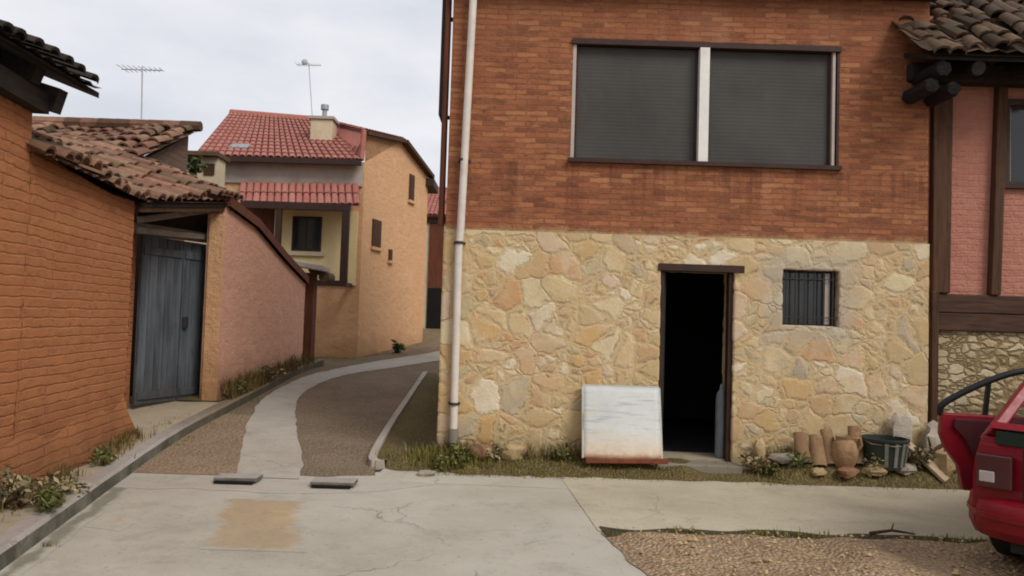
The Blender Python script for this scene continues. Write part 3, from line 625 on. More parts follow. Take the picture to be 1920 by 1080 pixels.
# two drain slabs in the cross channel
for (px, py, lab) in ((440, 909, 'low concrete drain slab with dark slot, the left one across the lane mouth'), (622, 916, 'low concrete drain slab with dark slot, the right one across the lane mouth')):
    g = G(px, py)
    t = thing('drain_slab', (g.x, g.y, g.z), lab, 'drain', 'drain slabs across the lane mouth')
    w = .2
    b = MB().box((g.x - w, g.y + .0, .018), (g.x + w, g.y + .2, .058), jit=.004); b.build('slab', 'kerb', t, bevel=.008)
    b = MB().box((g.x - w + .02, g.y - .05, .012), (g.x + w - .02, g.y - .003, .03)); b.build('slot', 'black', t)

# ------------------------------------------------------------------ brick and stone building
FY = 8.5
XL = P(829, 560, FY).x; XR = P(1741, 560, FY).x
ZS = P(1300, 444, FY).z; ZT = P(1500, -2, FY).z
bld = thing('stone_brick_building', ((XL + XR) / 2, FY, 0), 'two storey building with golden stone ground floor, red brick above and a long dark window', 'building')
def rect(pxa, pya, pxb, pyb, Y):
    a = P(pxa, pya, Y); b = P(pxb, pyb, Y); return (min(a.x, b.x), max(a.x, b.x), min(a.z, b.z), max(a.z, b.z))
dL = P(1235, 680, FY).x; dR = P(1375, 680, FY).x; dT = P(1310, 506, FY).z
bw = (P(1466, 560, FY).x, P(1574, 560, FY).x, P(1520, 612, FY).z, P(1520, 506, FY).z)
door = (dL, dR, 0, dT)
mb = MB(); wall_holes(mb, XL, XR, -.1, ZS, FY, [(dL, dR, -.1, dT), bw], .42, res=.022)
zs_ = sorted({-.1, dT, bw[2], bw[3], ZS})
for p_, q_ in zip(zs_, zs_[1:]): gridface(mb, (XL, FY, p_), (XL, FY + 6.2, p_), (XL, FY + 6.2, q_), (XL, FY, q_), .022); mb.face([(XR, FY, -.1), (XR, FY + 6.2, -.1), (XR, FY + 6.2, ZS), (XR, FY, ZS)])
mb.face([(XL, FY + 6.2, -.1), (XR, FY + 6.2, -.1), (XR, FY + 6.2, ZS), (XL, FY + 6.2, ZS)])
weld(mb.build('stone_wall', 'stone', bld, smooth=True))
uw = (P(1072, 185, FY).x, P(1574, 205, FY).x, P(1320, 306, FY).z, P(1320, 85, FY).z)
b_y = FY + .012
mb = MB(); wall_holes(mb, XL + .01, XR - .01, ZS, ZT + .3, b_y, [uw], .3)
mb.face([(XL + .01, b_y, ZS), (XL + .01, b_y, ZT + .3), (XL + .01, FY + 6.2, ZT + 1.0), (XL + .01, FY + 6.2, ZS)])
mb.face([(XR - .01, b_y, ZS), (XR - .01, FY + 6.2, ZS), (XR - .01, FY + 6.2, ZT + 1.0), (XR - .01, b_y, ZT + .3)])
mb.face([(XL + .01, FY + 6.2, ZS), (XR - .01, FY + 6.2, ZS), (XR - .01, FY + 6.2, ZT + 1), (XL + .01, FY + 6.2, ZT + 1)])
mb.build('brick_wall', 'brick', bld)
# eave: fascia, soffit, tiles
mb = MB(); mb.box((XL - .05, FY - .16, ZT + .02), (XR + .05, FY + .02, ZT + .10)); mb.box((XL - .05, FY - .2, ZT + .10), (XR + .05, FY - .165, ZT + .24))
mb.build('fascia', 'fascia', bld)
mb = MB(); tiles(mb, (XL - .1, FY - .26, ZT + .25), (1, 0, 0), (0, 1, .28), 28, 20, .2, .34, seed=3); mb.build('roof', 'tile_old', bld, smooth=True)
# long upper window
win = MB().box((uw[0] - .01, FY - .02, uw[3] - .03), (uw[1] + .01, FY + .05, uw[3] + .03)).box((uw[0] - .02, FY - .045, uw[2] - .035), (uw[1] + .02, FY + .06, uw[2] + .01)).build('window', 'frame_dark', bld)
xm = P(1319, 200, FY).x
MB().box((xm - .055, FY - .03, uw[2] + .012), (xm + .055, FY + .06, uw[3] - .032)).build('mullion', 'frame_white', win, bevel=.006)
for a, b in ((uw[0] + .003, uw[0] + .04), (uw[1] - .075, uw[1] - .045)):
    MB().box((a, FY + .012, uw[2] + .012), (b, FY + .06, uw[3] - .032)).build('side_trim', 'frame_alu', win)
MB().box((uw[1] - .03, FY + .0, uw[2] + .012), (uw[1] - .003, FY + .062, uw[3] - .032)).build('side_trim', 'frame_dark', win)
for a, b in ((uw[0] + .043, xm - .058), (xm + .058, uw[1] - .078)):
    mb = MB(); mb.box((a, FY + .075, uw[2] + .015), (b, FY + .095, uw[3] - .035)); mb.build('pane', 'pane', win)
    for q in (a + .012, b - .012): MB().box((q - .012, FY + .055, uw[2] + .012), (q + .012, FY + .074, uw[3] - .035)).build('sash', 'frame_dark', win)
MB().box((uw[0], FY + .1, uw[2]), (uw[1], FY + .3, uw[3])).build('window_back', 'unlit_interior', bld)
# doorway
fr = MB(); fr.box((dL - .03, FY - .02, dT - .02), (dR + .10, FY + .12, dT + .06)); fr.box((dR - .055, FY + .03, 0), (dR - .003, FY + .14, dT - .022)); fr.box((dL + .003, FY + .03, 0), (dL + .05, FY + .14, dT - .022))
fr = fr.build('door_frame', 'frame_dark', bld, bevel=.005)
mb = MB().beam((dL + .07, FY + .16, (dT + .1) / 2), (dL + .16, FY + .95, (dT + .1) / 2), .045, dT - .14)
dr = mb.build('door', mat_paint('dark_green_door_paint', '#1f2721', .6, '#14120f', .5), bld)
MB().beam((dL + .125, FY + .86, 1.0), (dL + .165, FY + .86, 1.0), .03, .12).build('handle', 'iron', dr)
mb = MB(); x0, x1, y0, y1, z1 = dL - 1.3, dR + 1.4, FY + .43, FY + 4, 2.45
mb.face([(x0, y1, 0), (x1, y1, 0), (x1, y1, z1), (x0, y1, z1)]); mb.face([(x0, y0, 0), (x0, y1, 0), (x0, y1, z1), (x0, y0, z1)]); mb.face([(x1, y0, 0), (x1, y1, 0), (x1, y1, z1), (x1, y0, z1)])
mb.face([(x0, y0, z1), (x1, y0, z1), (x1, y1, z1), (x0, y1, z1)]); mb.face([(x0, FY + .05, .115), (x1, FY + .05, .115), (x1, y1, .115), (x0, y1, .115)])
mb.build('interior', 'unlit_interior', bld)
MB().box((dL - .04, FY - .22, -.02), (dR + .06, FY + .06, .125), jit=.008).build('doorstep', 'gutter', bld, bevel=.015)
MB().box((dL + .002, FY + .065, .03), (dR - .002, FY + .5, .14)).build('threshold', 'paveconc', bld)
# barred window
bwf = MB()
a, b, c, d = bw; q = .028
bwf.box((a + .002, FY + .1, c + .002), (b - .002, FY + .16, c + q)); bwf.box((a + .002, FY + .1, d - q), (b - .002, FY + .16, d - .002)); bwf.box((a + .002, FY + .1, c + q), (a + q, FY + .16, d - q)); bwf.box((b - q, FY + .1, c + q), (b - .002, FY + .16, d - q))
bwf = bwf.build('window', 'frame_dark', bld)
MB().box((a + q, FY + .13, c + q), (b - q, FY + .14, d - q)).build('pane', 'winglass', bwf)
MB().box((b - .13, FY + .075, c + q), (b - .08, FY + .125, d - q)).build('casement_post', 'frame_alu', bwf)
for k in range(6):
    x = a + .06 + k * (b - a - .12) / 5; MB().tube([(x, FY + .04, c - .005), (x, FY + .04, d + .005)], .009, 8).build('bar', 'iron', bwf)
for z in (c + .1, d - .1): MB().box((a, FY + .034, z - .005), (b, FY + .046, z + .005)).build('bar', 'iron', bwf)
# downpipe
p0 = P(889, -30, FY - .09); p1 = P(864, 425, FY - .09); p2 = P(860, 470, FY - .07); p3 = P(850, 812, FY - .07)
dp = MB().tube([p0, p1, p2, p3], .042, 14).build('downpipe', 'pipe', bld, smooth=True)
for (px, py) in ((870, 300), (861, 455), (851, 757)):
    g = P(px, py, FY - .08); mb = MB(); mb.tube([g + Vector((0, 0, -.014)), g + Vector((0, 0, .014))], .05, 14); mb.box((g.x - .065, FY - .03, g.z - .012), (g.x + .065, FY + .01, g.z + .012)); mb.build('bracket', 'iron', dp)
MB().tube([p3 + Vector((0, 0, -.1)), p3 + Vector((0, 0, .05))], .055, 14).build('shoe', 'gutter', dp, smooth=True)
# open shutter on the lane side, seen edge on
zb_ = P(838, 218, FY + .2).z
MB().box((XL - .13, FY + .16, zb_), (XL - .09, FY + .82, zb_ + 1.7)).build('shutter', 'frame_dark', bld, bevel=.006)
for z in (.1, 1.3): MB().box((XL - .088, FY + .7, zb_ + z), (XL + .02, FY + .74, zb_ + z + .04)).build('hinge', 'iron', bld)
p0 = P(851, -30, FY + .1); p1 = P(838, 430, FY + .1)
MB().tube([(XL - .05, FY + .1, p0.z), (XL - .05, FY + .1, ZS + .05)], .035, 10).build('side_pipe', 'redwood', bld, smooth=True)

# ------------------------------------------------------------------ timber framed house at the right
NY = 8.62; X0 = XR + .02; X1 = 10.5
tfh = thing('timber_framed_house', (X0 + 2, NY, 0), 'timber framed house with pink brick infill and rubble stone base at the right', 'house')
zsb = P(1830, 622, NY).z; zst = P(1830, 553, NY).z; zev = P(1830, 165, NY).z
mb = MB().box((X0, NY, -.1), (X1, NY + 5, zsb)); mb.build('stone_base', 'rubble', tfh)
nw = (P(1886, 260, NY).x, P(1886, 260, NY).x + .95, P(1900, 345, NY).z, P(1900, 195, NY).z)
mb = MB(); wall_holes(mb, X0 + .01, X1 - .01, zsb, 5.2, NY + .03, [nw], .2); mb.face([(X1 - .01, NY + .03, zsb), (X1 - .01, NY + 5, zsb), (X1 - .01, NY + 5, 5.2), (X1 - .01, NY + .03, 5.2)])
mb.build('wall', 'pinkbrick', tfh)
MB().box((X0, NY - .05, zsb + .003), (X1, NY + .04, (zsb + zst) / 2 - .008)).build('sill_beam', 'timberx', tfh, bevel=.012)
MB().box((X0, NY - .035, (zsb + zst) / 2), (X1, NY + .04, zst)).build('sill_beam', 'timberx', tfh, bevel=.012)
xp = P(1762, 380, NY).x; xs_ = P(1866, 380, NY).x
MB().box((xp - .1, NY - .06, zst + .003), (xp + .1, NY + .05, zev + .1), jit=.012).build('post', 'timber', tfh, bevel=.012)
xe = P(1741, 650, NY).x
MB().box((xe - .0, NY - .075, -.05), (xe + .075, NY + .05, zst + .02), jit=.006).build('corner_post', 'timber', tfh, bevel=.01)
MB().beam((P(1862, 550, NY).x, NY - .01, zst + .003), (P(1876, 190, NY).x, NY - .01, zev + .05), .11, .1, (0, -1, 0)).build('stud', 'timber', tfh, bevel=.01)
for x in (nw[1] + .14, nw[1] + 1.4, nw[1] + 2.8): MB().beam((x, NY - .01, zst + .003), (x, NY - .01, zev + .05), .13, .1, (0, -1, 0)).build('stud', 'timber', tfh, bevel=.01)
wf = MB(); a, b, c, d = nw
wf.box((a - .05, NY - .03, c - .05), (b + .05, NY + .1, c + .02)); wf.box((a - .05, NY - .03, d - .02), (b + .05, NY + .1, d + .05)); wf.box((a - .05, NY - .03, c + .02), (a + .03, NY + .1, d - .02)); wf.box((b - .03, NY - .03, c + .02), (b + .05, NY + .1, d - .02))
wf = wf.build('window', 'frame_dark', tfh)
for k in (0, 1):
    xa = a + .03 + k * (b - a - .06) / 2; xb = xa + (b - a - .06) / 2
    for e_ in (xa + .012, xb - .05): MB().box((e_, NY + .04, c + .03), (e_ + .038, NY + .08, d - .03)).build('sash', 'frame_alu', wf)
    MB().box((xa + .052, NY + .06, c + .03), (xb - .052, NY + .07, d - .03)).build('pane', 'winglass', wf)
EYv = 7.95; ze = P(1830, 98, EYv).z
xr0 = P(1742, 100, EYv).x
MB().box((xr0 + .05, NY - .22, zev + .0), (X1, NY - .02, zev + .2)).build('wall_plate', 'blackwood', tfh, bevel=.02)
mb = MB().prism([(xr0 + .02, EYv + .02, ze - .03), (xr0 + .02, NY + .4, ze + .36), (xr0 + .02, NY + .4, ze + .31), (xr0 + .02, EYv + .02, ze - .08)], (X1 - xr0, 0, 0)); mb.build('soffit', 'blackwood', tfh)
for k in range(10):
    x = xr0 + .55 + k * .62; MB().tube([(x, EYv + .05, ze - .15), (x, NY + .3, ze + .16)], [.075, .085], 10).build('rafter', 'blackwood', tfh, smooth=True)
for (px, py, r_) in ((1770, 128, .095), (1748, 160, .085), (1790, 166, .08)):
    lg = P(px, py, EYv); MB().tube([(lg.x, EYv + .0, lg.z), (lg.x + .01, EYv + .05, lg.z + .01), (lg.x + .03, FY - .035, lg.z + .03)], [r_ * .8, r_, r_ * 1.05], 7).build('log_end', 'logend', tfh)
mb = MB(); tiles(mb, (xr0 - .02, EYv - .06, ze + .0), (1, 0, 0), (0, 1, .85), 30, 9, .2, .3, jit=.06, sag=.06, seed=11); mb.build('roof', 'tile_brown', tfh, smooth=True)

# ------------------------------------------------------------------ left: adobe house with black eave, garden wall, gateway
ah = thing('adobe_house', (-5.2, 3.5, 0), 'orange adobe house end at the far left with a black overhanging timber eave', 'house')
def wallpoly(pts, z0, zt, th, off=(-1, 0), res=99):
    mb = MB()
    for (p, q), (a, b) in zip(zip(pts, pts[1:]), zip(zt, zt[1:])):
        n = max(2, int((Vector(q) - Vector(p)).length / .15)); ov = Vector((off[0] * th, off[1] * th))
        for k in range(n):
            A = Vector(p).lerp(Vector(q), k / n); B = Vector(p).lerp(Vector(q), (k + 1) / n); za = a + (b - a) * k / n; zb = a + (b - a) * (k + 1) / n
            w = lambda X: .02 * noise.noise((X.x * 2, X.y * 2, 3)); A2, B2 = A + ov, B + ov
            if res < 9:
                for u_ in range(4):
                    A_, B_ = A.lerp(B, u_ / 4), A.lerp(B, (u_ + 1) / 4); zA, zB = za + (zb - za) * u_ / 4, za + (zb - za) * (u_ + 1) / 4; nz_ = 80
                    mb.mesh([(p.x, p.y, z0 + (zz - z0) * v_ / nz_) for v_ in range(nz_ + 1) for p, zz in ((A_, zA), (B_, zB))], [[2 * v_, 2 * v_ + 1, 2 * v_ + 3, 2 * v_ + 2] for v_ in range(nz_)])
            else: mb.face([(A.x, A.y, z0), (B.x, B.y, z0), (B.x, B.y, zb), (A.x, A.y, za)])
            mb.face([(A.x, A.y, za), (B.x, B.y, zb), (B2.x, B2.y, zb), (A2.x, A2.y, za)]); mb.face([(A2.x, A2.y, z0), (A2.x, A2.y, za), (B2.x, B2.y, zb), (B2.x, B2.y, z0)])
    for P0, z in ((pts[0], zt[0]), (pts[-1], zt[-1])):
        p = Vector(P0); q = p + Vector(off) * th; mb.face([(p.x, p.y, z0), (p.x, p.y, z), (q.x, q.y, z), (q.x, q.y, z0)])
    return mb
wx = lambda y: -3.92 - (y - 5.9) * .145
zh = P(25, 200, 6.1).z
mb = wallpoly([(wx(-3), -3), (wx(3), 3)], -.1, [zh, zh], 4); weld(mb.build('wall', 'adobe', ah, smooth=True))
weld(wallpoly([(wx(3), 3), (wx(6.28), 6.28)], -.1, [zh, zh], 4, res=.04).build('wall', 'adobe', ah, smooth=True))
et = P(186, 174, 6.75); ex0 = et.x
ezh = et.z
mb = MB().prism([(ex0 + .35, -3, ezh), (ex0, 6.75, ezh), (ex0 - 3.5, 6.75, ezh + 1.3), (ex0 - 3.15, -3, ezh + 1.3)], (0, 0, -.05)); mb.build('soffit', 'blackwood', ah)
k = 0
y = -2.6
while y < 6.75:
    x = ex0 + .35 - .35 * (y + 3) / 9.75
    MB().beam((x - .12, y, ezh - .07), (x - 1.6, y, ezh + .48), .12, .15).build('rafter', 'blackwood', ah); y += .72
MB().beam((wx(-3) + .02, -3, zh + .08), (wx(6.3) + .02, 6.3, zh + .08), .2, .16).build('wall_plate', 'blackwood', ah)
MB().beam((wx(5.9) + .12, 6.36, zh + .12), (wx(5.9) - 1.2, 6.36, zh + .5), .12, .2).build('bracket_beam', 'blackwood', ah)
mb = MB(); tiles(mb, (ex0 + .4, -3, ezh + .012), (-.35, 9.75, 0), (-1, -.03, .37), 48, 9, .2, .34, .07, jit=.02, seed=21); mb.build('roof', 'tile_black', ah, smooth=True)

gwz = P(250, 378, 8.8).z
aw = thing('adobe_wall', (-4.2, 7.5, .2), 'long orange adobe brick wall with a sagging tile coping, beside the blue grey gate', 'wall')
ys = [6.3, 6.9, 7.5, 8.1, 8.8]
pts = [(wx(y), y) for y in ys]; tops = [gwz + .1, gwz + .04, gwz, gwz - .03, gwz]
weld(wallpoly(pts, -.1, tops, .55, res=.04).build('wall', 'adobe', aw, smooth=True))
mb = MB(); tiles(mb, (wx(6.3) + .13, 6.3, gwz + .03), (-.145, 1, 0), (-1, -.145, .42), 13, 6, .2, .34, jit=.05, sag=.06, seed=31); mb.build('tile_coping', 'tile_old', aw, smooth=True)
# eroded foot of the wall, rough lumps
mb = MB()
n = 150
rows = []
for i in range(n + 1):
    y = -2.8 + 11.55 * i / n; x = wx(y); rr = []
    for j in range(6):
        f = j / 5; d = .03 + .22 * (1 - f) ** 1.6 * (1 + .8 * noise.noise((y * 2.3, f * 2, 4))) * (.6 + .5 * noise.noise((y * .9, 2, 2)))
        rr.append((x + max(d, .012) * (1 if f < 1 else .1), y, .08 + H(x, y) + f * (.42 + .2 * noise.noise((y * 1.5, 7, 1)))))
    rows += rr
mb.mesh(rows, [[i * 6 + j, (i + 1) * 6 + j, (i + 1) * 6 + j + 1, i * 6 + j + 1] for i in range(n) for j in range(5)])
mb.build('eroded_foot', 'adobe', aw, smooth=True)

gl = P(249, 762, 10.1); gr_ = P(393, 744, 11.45)
gA = Vector((gl.x, gl.y)); gB = Vector((gr_.x, gr_.y)); gd = (gB - gA).normalized(); gn = Vector((gd.y, -gd.x))
gz0 = min(gl.z, gr_.z) - .03; gzt = P(255, 440, 10.15).z
gw = thing('gateway', ((gA.x + gB.x) / 2, (gA.y + gB.y) / 2, gz0), 'blue grey double gate under a crooked old tile roof with pale wooden braces', 'gate')
mid = gA.lerp(gB, .52)
for a, b in ((gA, mid), (mid, gB)):
    a2 = a + gd * .008; b2 = b - gd * .008; n_ = 5
    lf = MB()
    for k in range(n_):
        s0 = a2.lerp(b2, k / n_); s1 = a2.lerp(b2, (k + 1) / n_) - gd * .008; c = (s0 + s1) / 2
        lf.obox((c.x, c.y, (gz0 + gzt) / 2 + .02), (*(gd * (s1 - s0).length / 2), 0), (*(gn * .02), 0), (0, 0, (gzt - gz0) / 2 - .03))
    lf = lf.build('gate_leaf', 'gate', gw)
    for z in (gz0 + .16, gzt - .2): c = (a2 + b2) / 2 + gn * .03; MB().obox((c.x, c.y, z), (*(gd * ((b2 - a2).length / 2 - .02)), 0), (*(gn * .012), 0), (0, 0, .05)).build('rail', 'gate', lf)
hp = mid + gn * .05 + gd * .06
MB().box((hp.x - .02, hp.y - .03, 1.35), (hp.x + .03, hp.y + .03, 1.5)).build('handle', 'iron', gw)
# lintel, braces
MB().beam((*(gA - gd * .3), gzt + .07), (*(gB + gd * .15), gzt + .09), .16, .13).build('lintel', 'greywood', gw)
b0 = P(262, 412, 9.7); b1 = P(402, 392, 11.0); MB().beam(b0, b1, .1, .08).build('brace', 'greywood', gw, bevel=.01)
b0 = P(262, 432, 9.6); b1 = P(388, 445, 11.1); MB().beam(b0, b1, .09, .08).build('brace', 'greywood', gw, bevel=.01)
mb = MB().prism([(*(gA - gd * .35 - gn * .12), gzt + .13), (*(gB + gd * .2 - gn * .12), gzt + .15), (*(gB + gd * .2 - gn * .12), gzt + .75), (*(gA - gd * .35 - gn * .12), gzt + .6)], (*(gn * -.3), 0)); mb.build('upper_panel', 'timberx', gw)
zr0 = gwz + .05; zr1 = P(428, 372, 11.15).z
a0 = Vector((wx(8.8) + .12, 8.78, zr0)); a1 = Vector((-4.0, 11.25, zr1))
mb = MB(); tiles(mb, a0, a1 - a0, (-1, -.06, .36), 13, 6, .2, .34, jit=.055, sag=.06, seed=41); mb.build('tile_roof', 'tile_old', gw, smooth=True)
mb = MB(); mb.prism([a0 + Vector((-.05, 0, -.06)), a1 + Vector((-.05, 0, -.06)), a1 + Vector((-1.6, -.1, .5)), a0 + Vector((-1.6, -.1, .5))], (0, 0, -.05)); mb.build('roof_boards', 'blackwood', gw)
MB().beam(a0 + Vector((-.12, .02, -.12)), a1 + Vector((-.12, -.02, -.12)), .1, .1).build('eave_beam', 'timber', gw)
for (q, nm) in ((gA - gd * .28, 'jamb'),):
    mb = MB().prism([(q.x - .25, q.y - .2, gz0), (q.x + .02, q.y - .1, gz0), (q.x + .02, q.y + .3, gz0), (q.x - .25, q.y + .3, gz0)], (0, 0, gzt - gz0 + .7)); mb.build(nm, 'adobe', gw)

# pink courtyard wall with raking top
cw0 = P(406, 755, 10.9); cw1 = P(566, 688, 15.0)
cw = thing('courtyard_wall', (-4.2, 13, .5), 'pinkish earth plastered wall with raking top, between the gate and the wooden pillar', 'wall')
c0 = Vector((cw0.x, cw0.y)); c1 = Vector((cw1.x, cw1.y)); cd = (c1 - c0).normalized()
zt0 = P(412, 386, 10.9).z; zt1 = P(566, 532, 15.0).z
wallpoly([tuple(c0), tuple(c0.lerp(c1, .3)), tuple(c0.lerp(c1, .65)), tuple(c1)], -.1, [zt0, zt0 + (zt1 - zt0) * .18, zt0 + (zt1 - zt0) * .62, zt1], .24).build('wall', 'pinkadobe', cw)
mb = MB().prism([(c0.x + .004, c0.y - .06, 0), (c0.x - .2, c0.y - .04, 0), (c0.x - .27, c0.y + .35, 0), (c0.x - .245, c0.y + .002, 0), (c0.x + .004, c0.y - .003, 0)], (0, 0, zt0 - .12)); mb.build('jamb', 'yellow', cw)
mb = MB()
pr = [(0, zt0), (.3, zt0 + (zt1 - zt0) * .18), (.65, zt0 + (zt1 - zt0) * .62), (1, zt1)]
for (f0, z0), (f1, z1) in zip(pr, pr[1:]):
    A = c0.lerp(c1, f0); B = c0.lerp(c1, f1); mb.mesh([(A.x + .07, A.y, z0), (B.x + .07, B.y, z1), (B.x - .3, B.y, z1), (A.x - .3, A.y, z0), (A.x + .07, A.y, z0 + .14), (B.x + .07, B.y, z1 + .14), (B.x - .3, B.y, z1 + .2), (A.x - .3, A.y, z0 + .2)], [(0, 1, 5, 4), (4, 5, 6, 7), (2, 3, 7, 6), (0, 4, 7, 3), (1, 2, 6, 5)])
mb.build('coping', 'redwood', cw)

# wooden pillar with a slab cap
pb = P(572, 678, 15.75)
pl = thing('pillar', (pb.x, pb.y, pb.z - .05), 'brown timber pillar capped by a pale slab and dark tiles, at the end of the pink wall', 'pillar')
ptop = P(582, 512, 15.75)
MB().prism([(pb.x - .15, pb.y - .15, pb.z - .2), (pb.x + .15, pb.y - .15, pb.z - .2), (pb.x + .15, pb.y + .15, pb.z - .2), (pb.x - .15, pb.y + .15, pb.z - .2)], (0, 0, ptop.z - pb.z + .2)).build('shaft', 'redwood', pl, bevel=.02)
mb = MB().obox(P(570, 497, 15.5), (.46, 0, -.07), (0, .3, 0), (.0, 0, .06)); mb.build('slab', 'greyplaster', pl, bevel=.02)
mb = MB(); q = P(596, 510, 15.7); mb.tube([q + Vector((-.05, -.2, .05)), q + Vector((-.05, .35, .05))], .1, 10); mb.tube([q + Vector((.17, -.2, -.1)), q + Vector((.17, .35, -.1))], .11, 10); mb.build('cap_tiles', 'tile_brown', pl, smooth=True)

# ------------------------------------------------------------------ old tiled outbuilding behind
ob_ = thing('tiled_outbuilding', (-6.4, 12, .4), 'old outbuilding with a sagging weathered tile roof behind the adobe wall', 'outbuilding')
r0_ = P(62, 236, 12.6); r1_ = P(372, 243, 12.6); zr = (r0_.z + r1_.z) / 2
MB().box((r0_.x + .2, 10.2, 0), (r1_.x - .15, 12.62, zr - 1.15)).build('wall', 'darkadobe', ob_)
mb = MB(); tiles(mb, (r0_.x - 1.6, 9.6, zr - 1.35), (1, 0, 0), (0, 1, .44), int((r1_.x - r0_.x + 1.6) / .2), 10, .2, .34, jit=.05, sag=.07, seed=51)
for k in range(int((r1_.x - r0_.x) / .27)):
    x = r0_.x + .15 + k * .27; s_ = MB(); mb.tube([(x - .15, 12.62, zr + .06), (x + .17, 12.62, zr + .07)], [.1, .085], 8, tint=random.random())
mb.build('roof', 'tile_old', ob_, smooth=True)
MB().prism([(r1_.x - .16, 10.3, zr - 1.2), (r1_.x - .16, 12.61, zr - .1), (r1_.x - .16, 12.61, zr - 1.2)], (-.1, 0, 0)).build('gable', 'darkadobe', ob_)

sh = thing('rendered_shed', (-5.8, 14.2, .5), 'small beige rendered shed with one brown opening, below the red roof', 'shed')
s0 = P(312, 288, 14.2); s1 = P(408, 300, 14.2)
MB().box((s0.x, 14.2, 0), (s1.x, 14.6, s1.z + .05)).build('wall', 'beige', sh)
MB().box((s0.x - .1, 14.05, s1.z + .053), (s1.x + .05, 14.7, s1.z + .13)).build('roof', 'tile_brown', sh)
w0 = P(384, 307, 14.2); w1 = P(404, 328, 14.2)
MB().box((w0.x, 14.17, w1.z), (w1.x - .02, 14.23, w0.z)).build('window', 'timberx', sh)

# ------------------------------------------------------------------ yellow house with red roof
yh = thing('yellow_house', (-5, 20, .8), 'ochre plastered house with red tiled roof, chimney and dark framed balcony', 'house')
C = Vector((P(676, 500, 17.8).x, 17.8)); Rr = Vector((P(797, 500, 22).x, 22.0)); Ll = Vector((P(395, 400, 17.8).x, 17.8))
zC = P(684, 251, 17.9).z; zMid = P(738, 266, 20).z + .0; zR_ = P(788, 330, 22).z; zE = P(560, 300, 17.8).z
Mid = C.lerp(Rr, .5)
MB().face([(Ll.x, Ll.y, 0), (C.x, C.y, 0), (C.x, C.y, zE), (Ll.x, Ll.y, zE)]).face([(C.x, C.y, 0), (Mid.x, Mid.y, 0), (Mid.x, Mid.y, zMid), (C.x, C.y, zC)]).face([(Mid.x, Mid.y, 0), (Rr.x, Rr.y, 0), (Rr.x, Rr.y, zR_), (Mid.x, Mid.y, zMid)])\
    .face([(Rr.x, Rr.y, 0), (-3.6, 26, 0), (-3.6, 26, zE), (Rr.x, Rr.y, zR_)]).face([(Ll.x, Ll.y, 0), (Ll.x, Ll.y, zE), (Ll.x, 25, zE), (Ll.x, 25, 0)]).face([(-3.6, 26, 0), (Ll.x, 25, 0), (Ll.x, 25, zE), (-3.6, 26, zE)])\
    .face([(C.x, C.y, zE), (C.x, C.y, zC), (Mid.x, Mid.y, zMid), (Rr.x, Rr.y, zR_), (Rr.x - 1, Rr.y, zE), (C.x - .35, C.y, zE)]).build('wall', 'yellow', yh)
# grey upper band
zb0 = P(560, 346, 17.75).z
MB().box((Ll.x, 17.74, zb0), (P(680, 320, 17.74).x, 17.82, zE - .02)).build('upper_band', 'greyplaster', yh)
E0 = Vector((P(366, 290, 17.5).x, 17.5, P(366, 291, 17.5).z)); E1 = Vector((P(678, 300, 17.5).x, 17.5, P(678, 300, 17.5).z))
R0 = P(432, 212, 21.2); R1 = P(602, 226, 21.2)
def roof_face(mb, a, b, c, d, W=.16, L=.33, seed=1):
    """tile a quad a-b (eave) c-d (ridge, c over b)"""
    a, b, c, d = map(Vector, (a, b, c, d)); rd = random.Random(seed); N = (b - a).cross(d - a).normalized()
    if N.z < 0: N = -N
    n = int(max((b - a).length, (c - d).length) / W); ln = ((d - a).length + (c - b).length) / 2; m = max(1, int(ln / L))
    for i in range(n):
        for j in range(m):
            q = lambda s, t: a.lerp(b, s).lerp(d.lerp(c, s), t)
            tint = rd.random(); vs = []
            for t, k, lift in ((j / m - .01, 1, .04), ((j + 1) / m + .02, .85, .012)):
                for sgn in range(5):
                    th = math.pi * sgn / 4; s = (i + .5 + .46 * k * -math.cos(th)) / n; vs.append(q(s, t) + N * (lift * .7 + .036 * k * math.sin(th)))
            mb.mesh(vs, [[k, k + 1, 6 + k, 5 + k] for k in range(4)], tint)
    mb.face([a - N * .03, b - N * .03, c - N * .03, d - N * .03], .1)
    return mb
mb = MB(); roof_face(mb, E0, E1, R1, R0, seed=61)
wC = Vector((C.x - .02, C.y - .1, zC + .03)); wM = Vector((Mid.x + .05, Mid.y, zMid + .05)); wR = Vector((Rr.x + .04, Rr.y + .05, zR_ + .04))
roof_face(mb, E1, wC, wM, R1, W=.25, seed=66)

roof_face(mb, wM, wR, R1 + Vector((.02, .02, .02)), R1, seed=63)
roof_face(mb, wC, wM, R1 + Vector((.02, .02, .03)), R1 + Vector((0, 0, .02)), seed=64)
roof_face(mb, (-8.5, 25.2, E0.z), E0, R0, R0 + Vector((-.1, .6, 0)), seed=65)
mb.face([R0, R1, (-3.6, 26, zE), (Ll.x, 25, zE)], .4)
mb.tube([R0, R1], .11, 8, tint=.4); mb.tube([E1, wC], .06, 8)
mb.build('roof', 'tile_red', yh, smooth=True)
MB().beam(E0 + Vector((0, -.03, -.07)), E1 + Vector((0, -.03, -.07)), .12, .12).build('fascia', 'frame_dark', yh)
mb = MB(); mb.beam(wC + Vector((.06, 0, -.05)), wM + Vector((.06, 0, -.05)), .12, .08); mb.beam(wM + Vector((.06, 0, -.05)), wR + Vector((.06, 0, -.05)), .16, .1)
mb.build('verge', 'timber', yh)
MB().beam(Vector((Rr.x + .05, Rr.y - .2, zR_ - .2)), Vector((Rr.x + .1, Rr.y + .6, zR_ - .3)), .28, .22).build('eave_corner', 'frame_dark', yh)
c_ = P(606, 262, 19.2); ch = MB(); cb = P(606, 290, 19.2); ct = P(606, 228, 19.2)
hw = .27
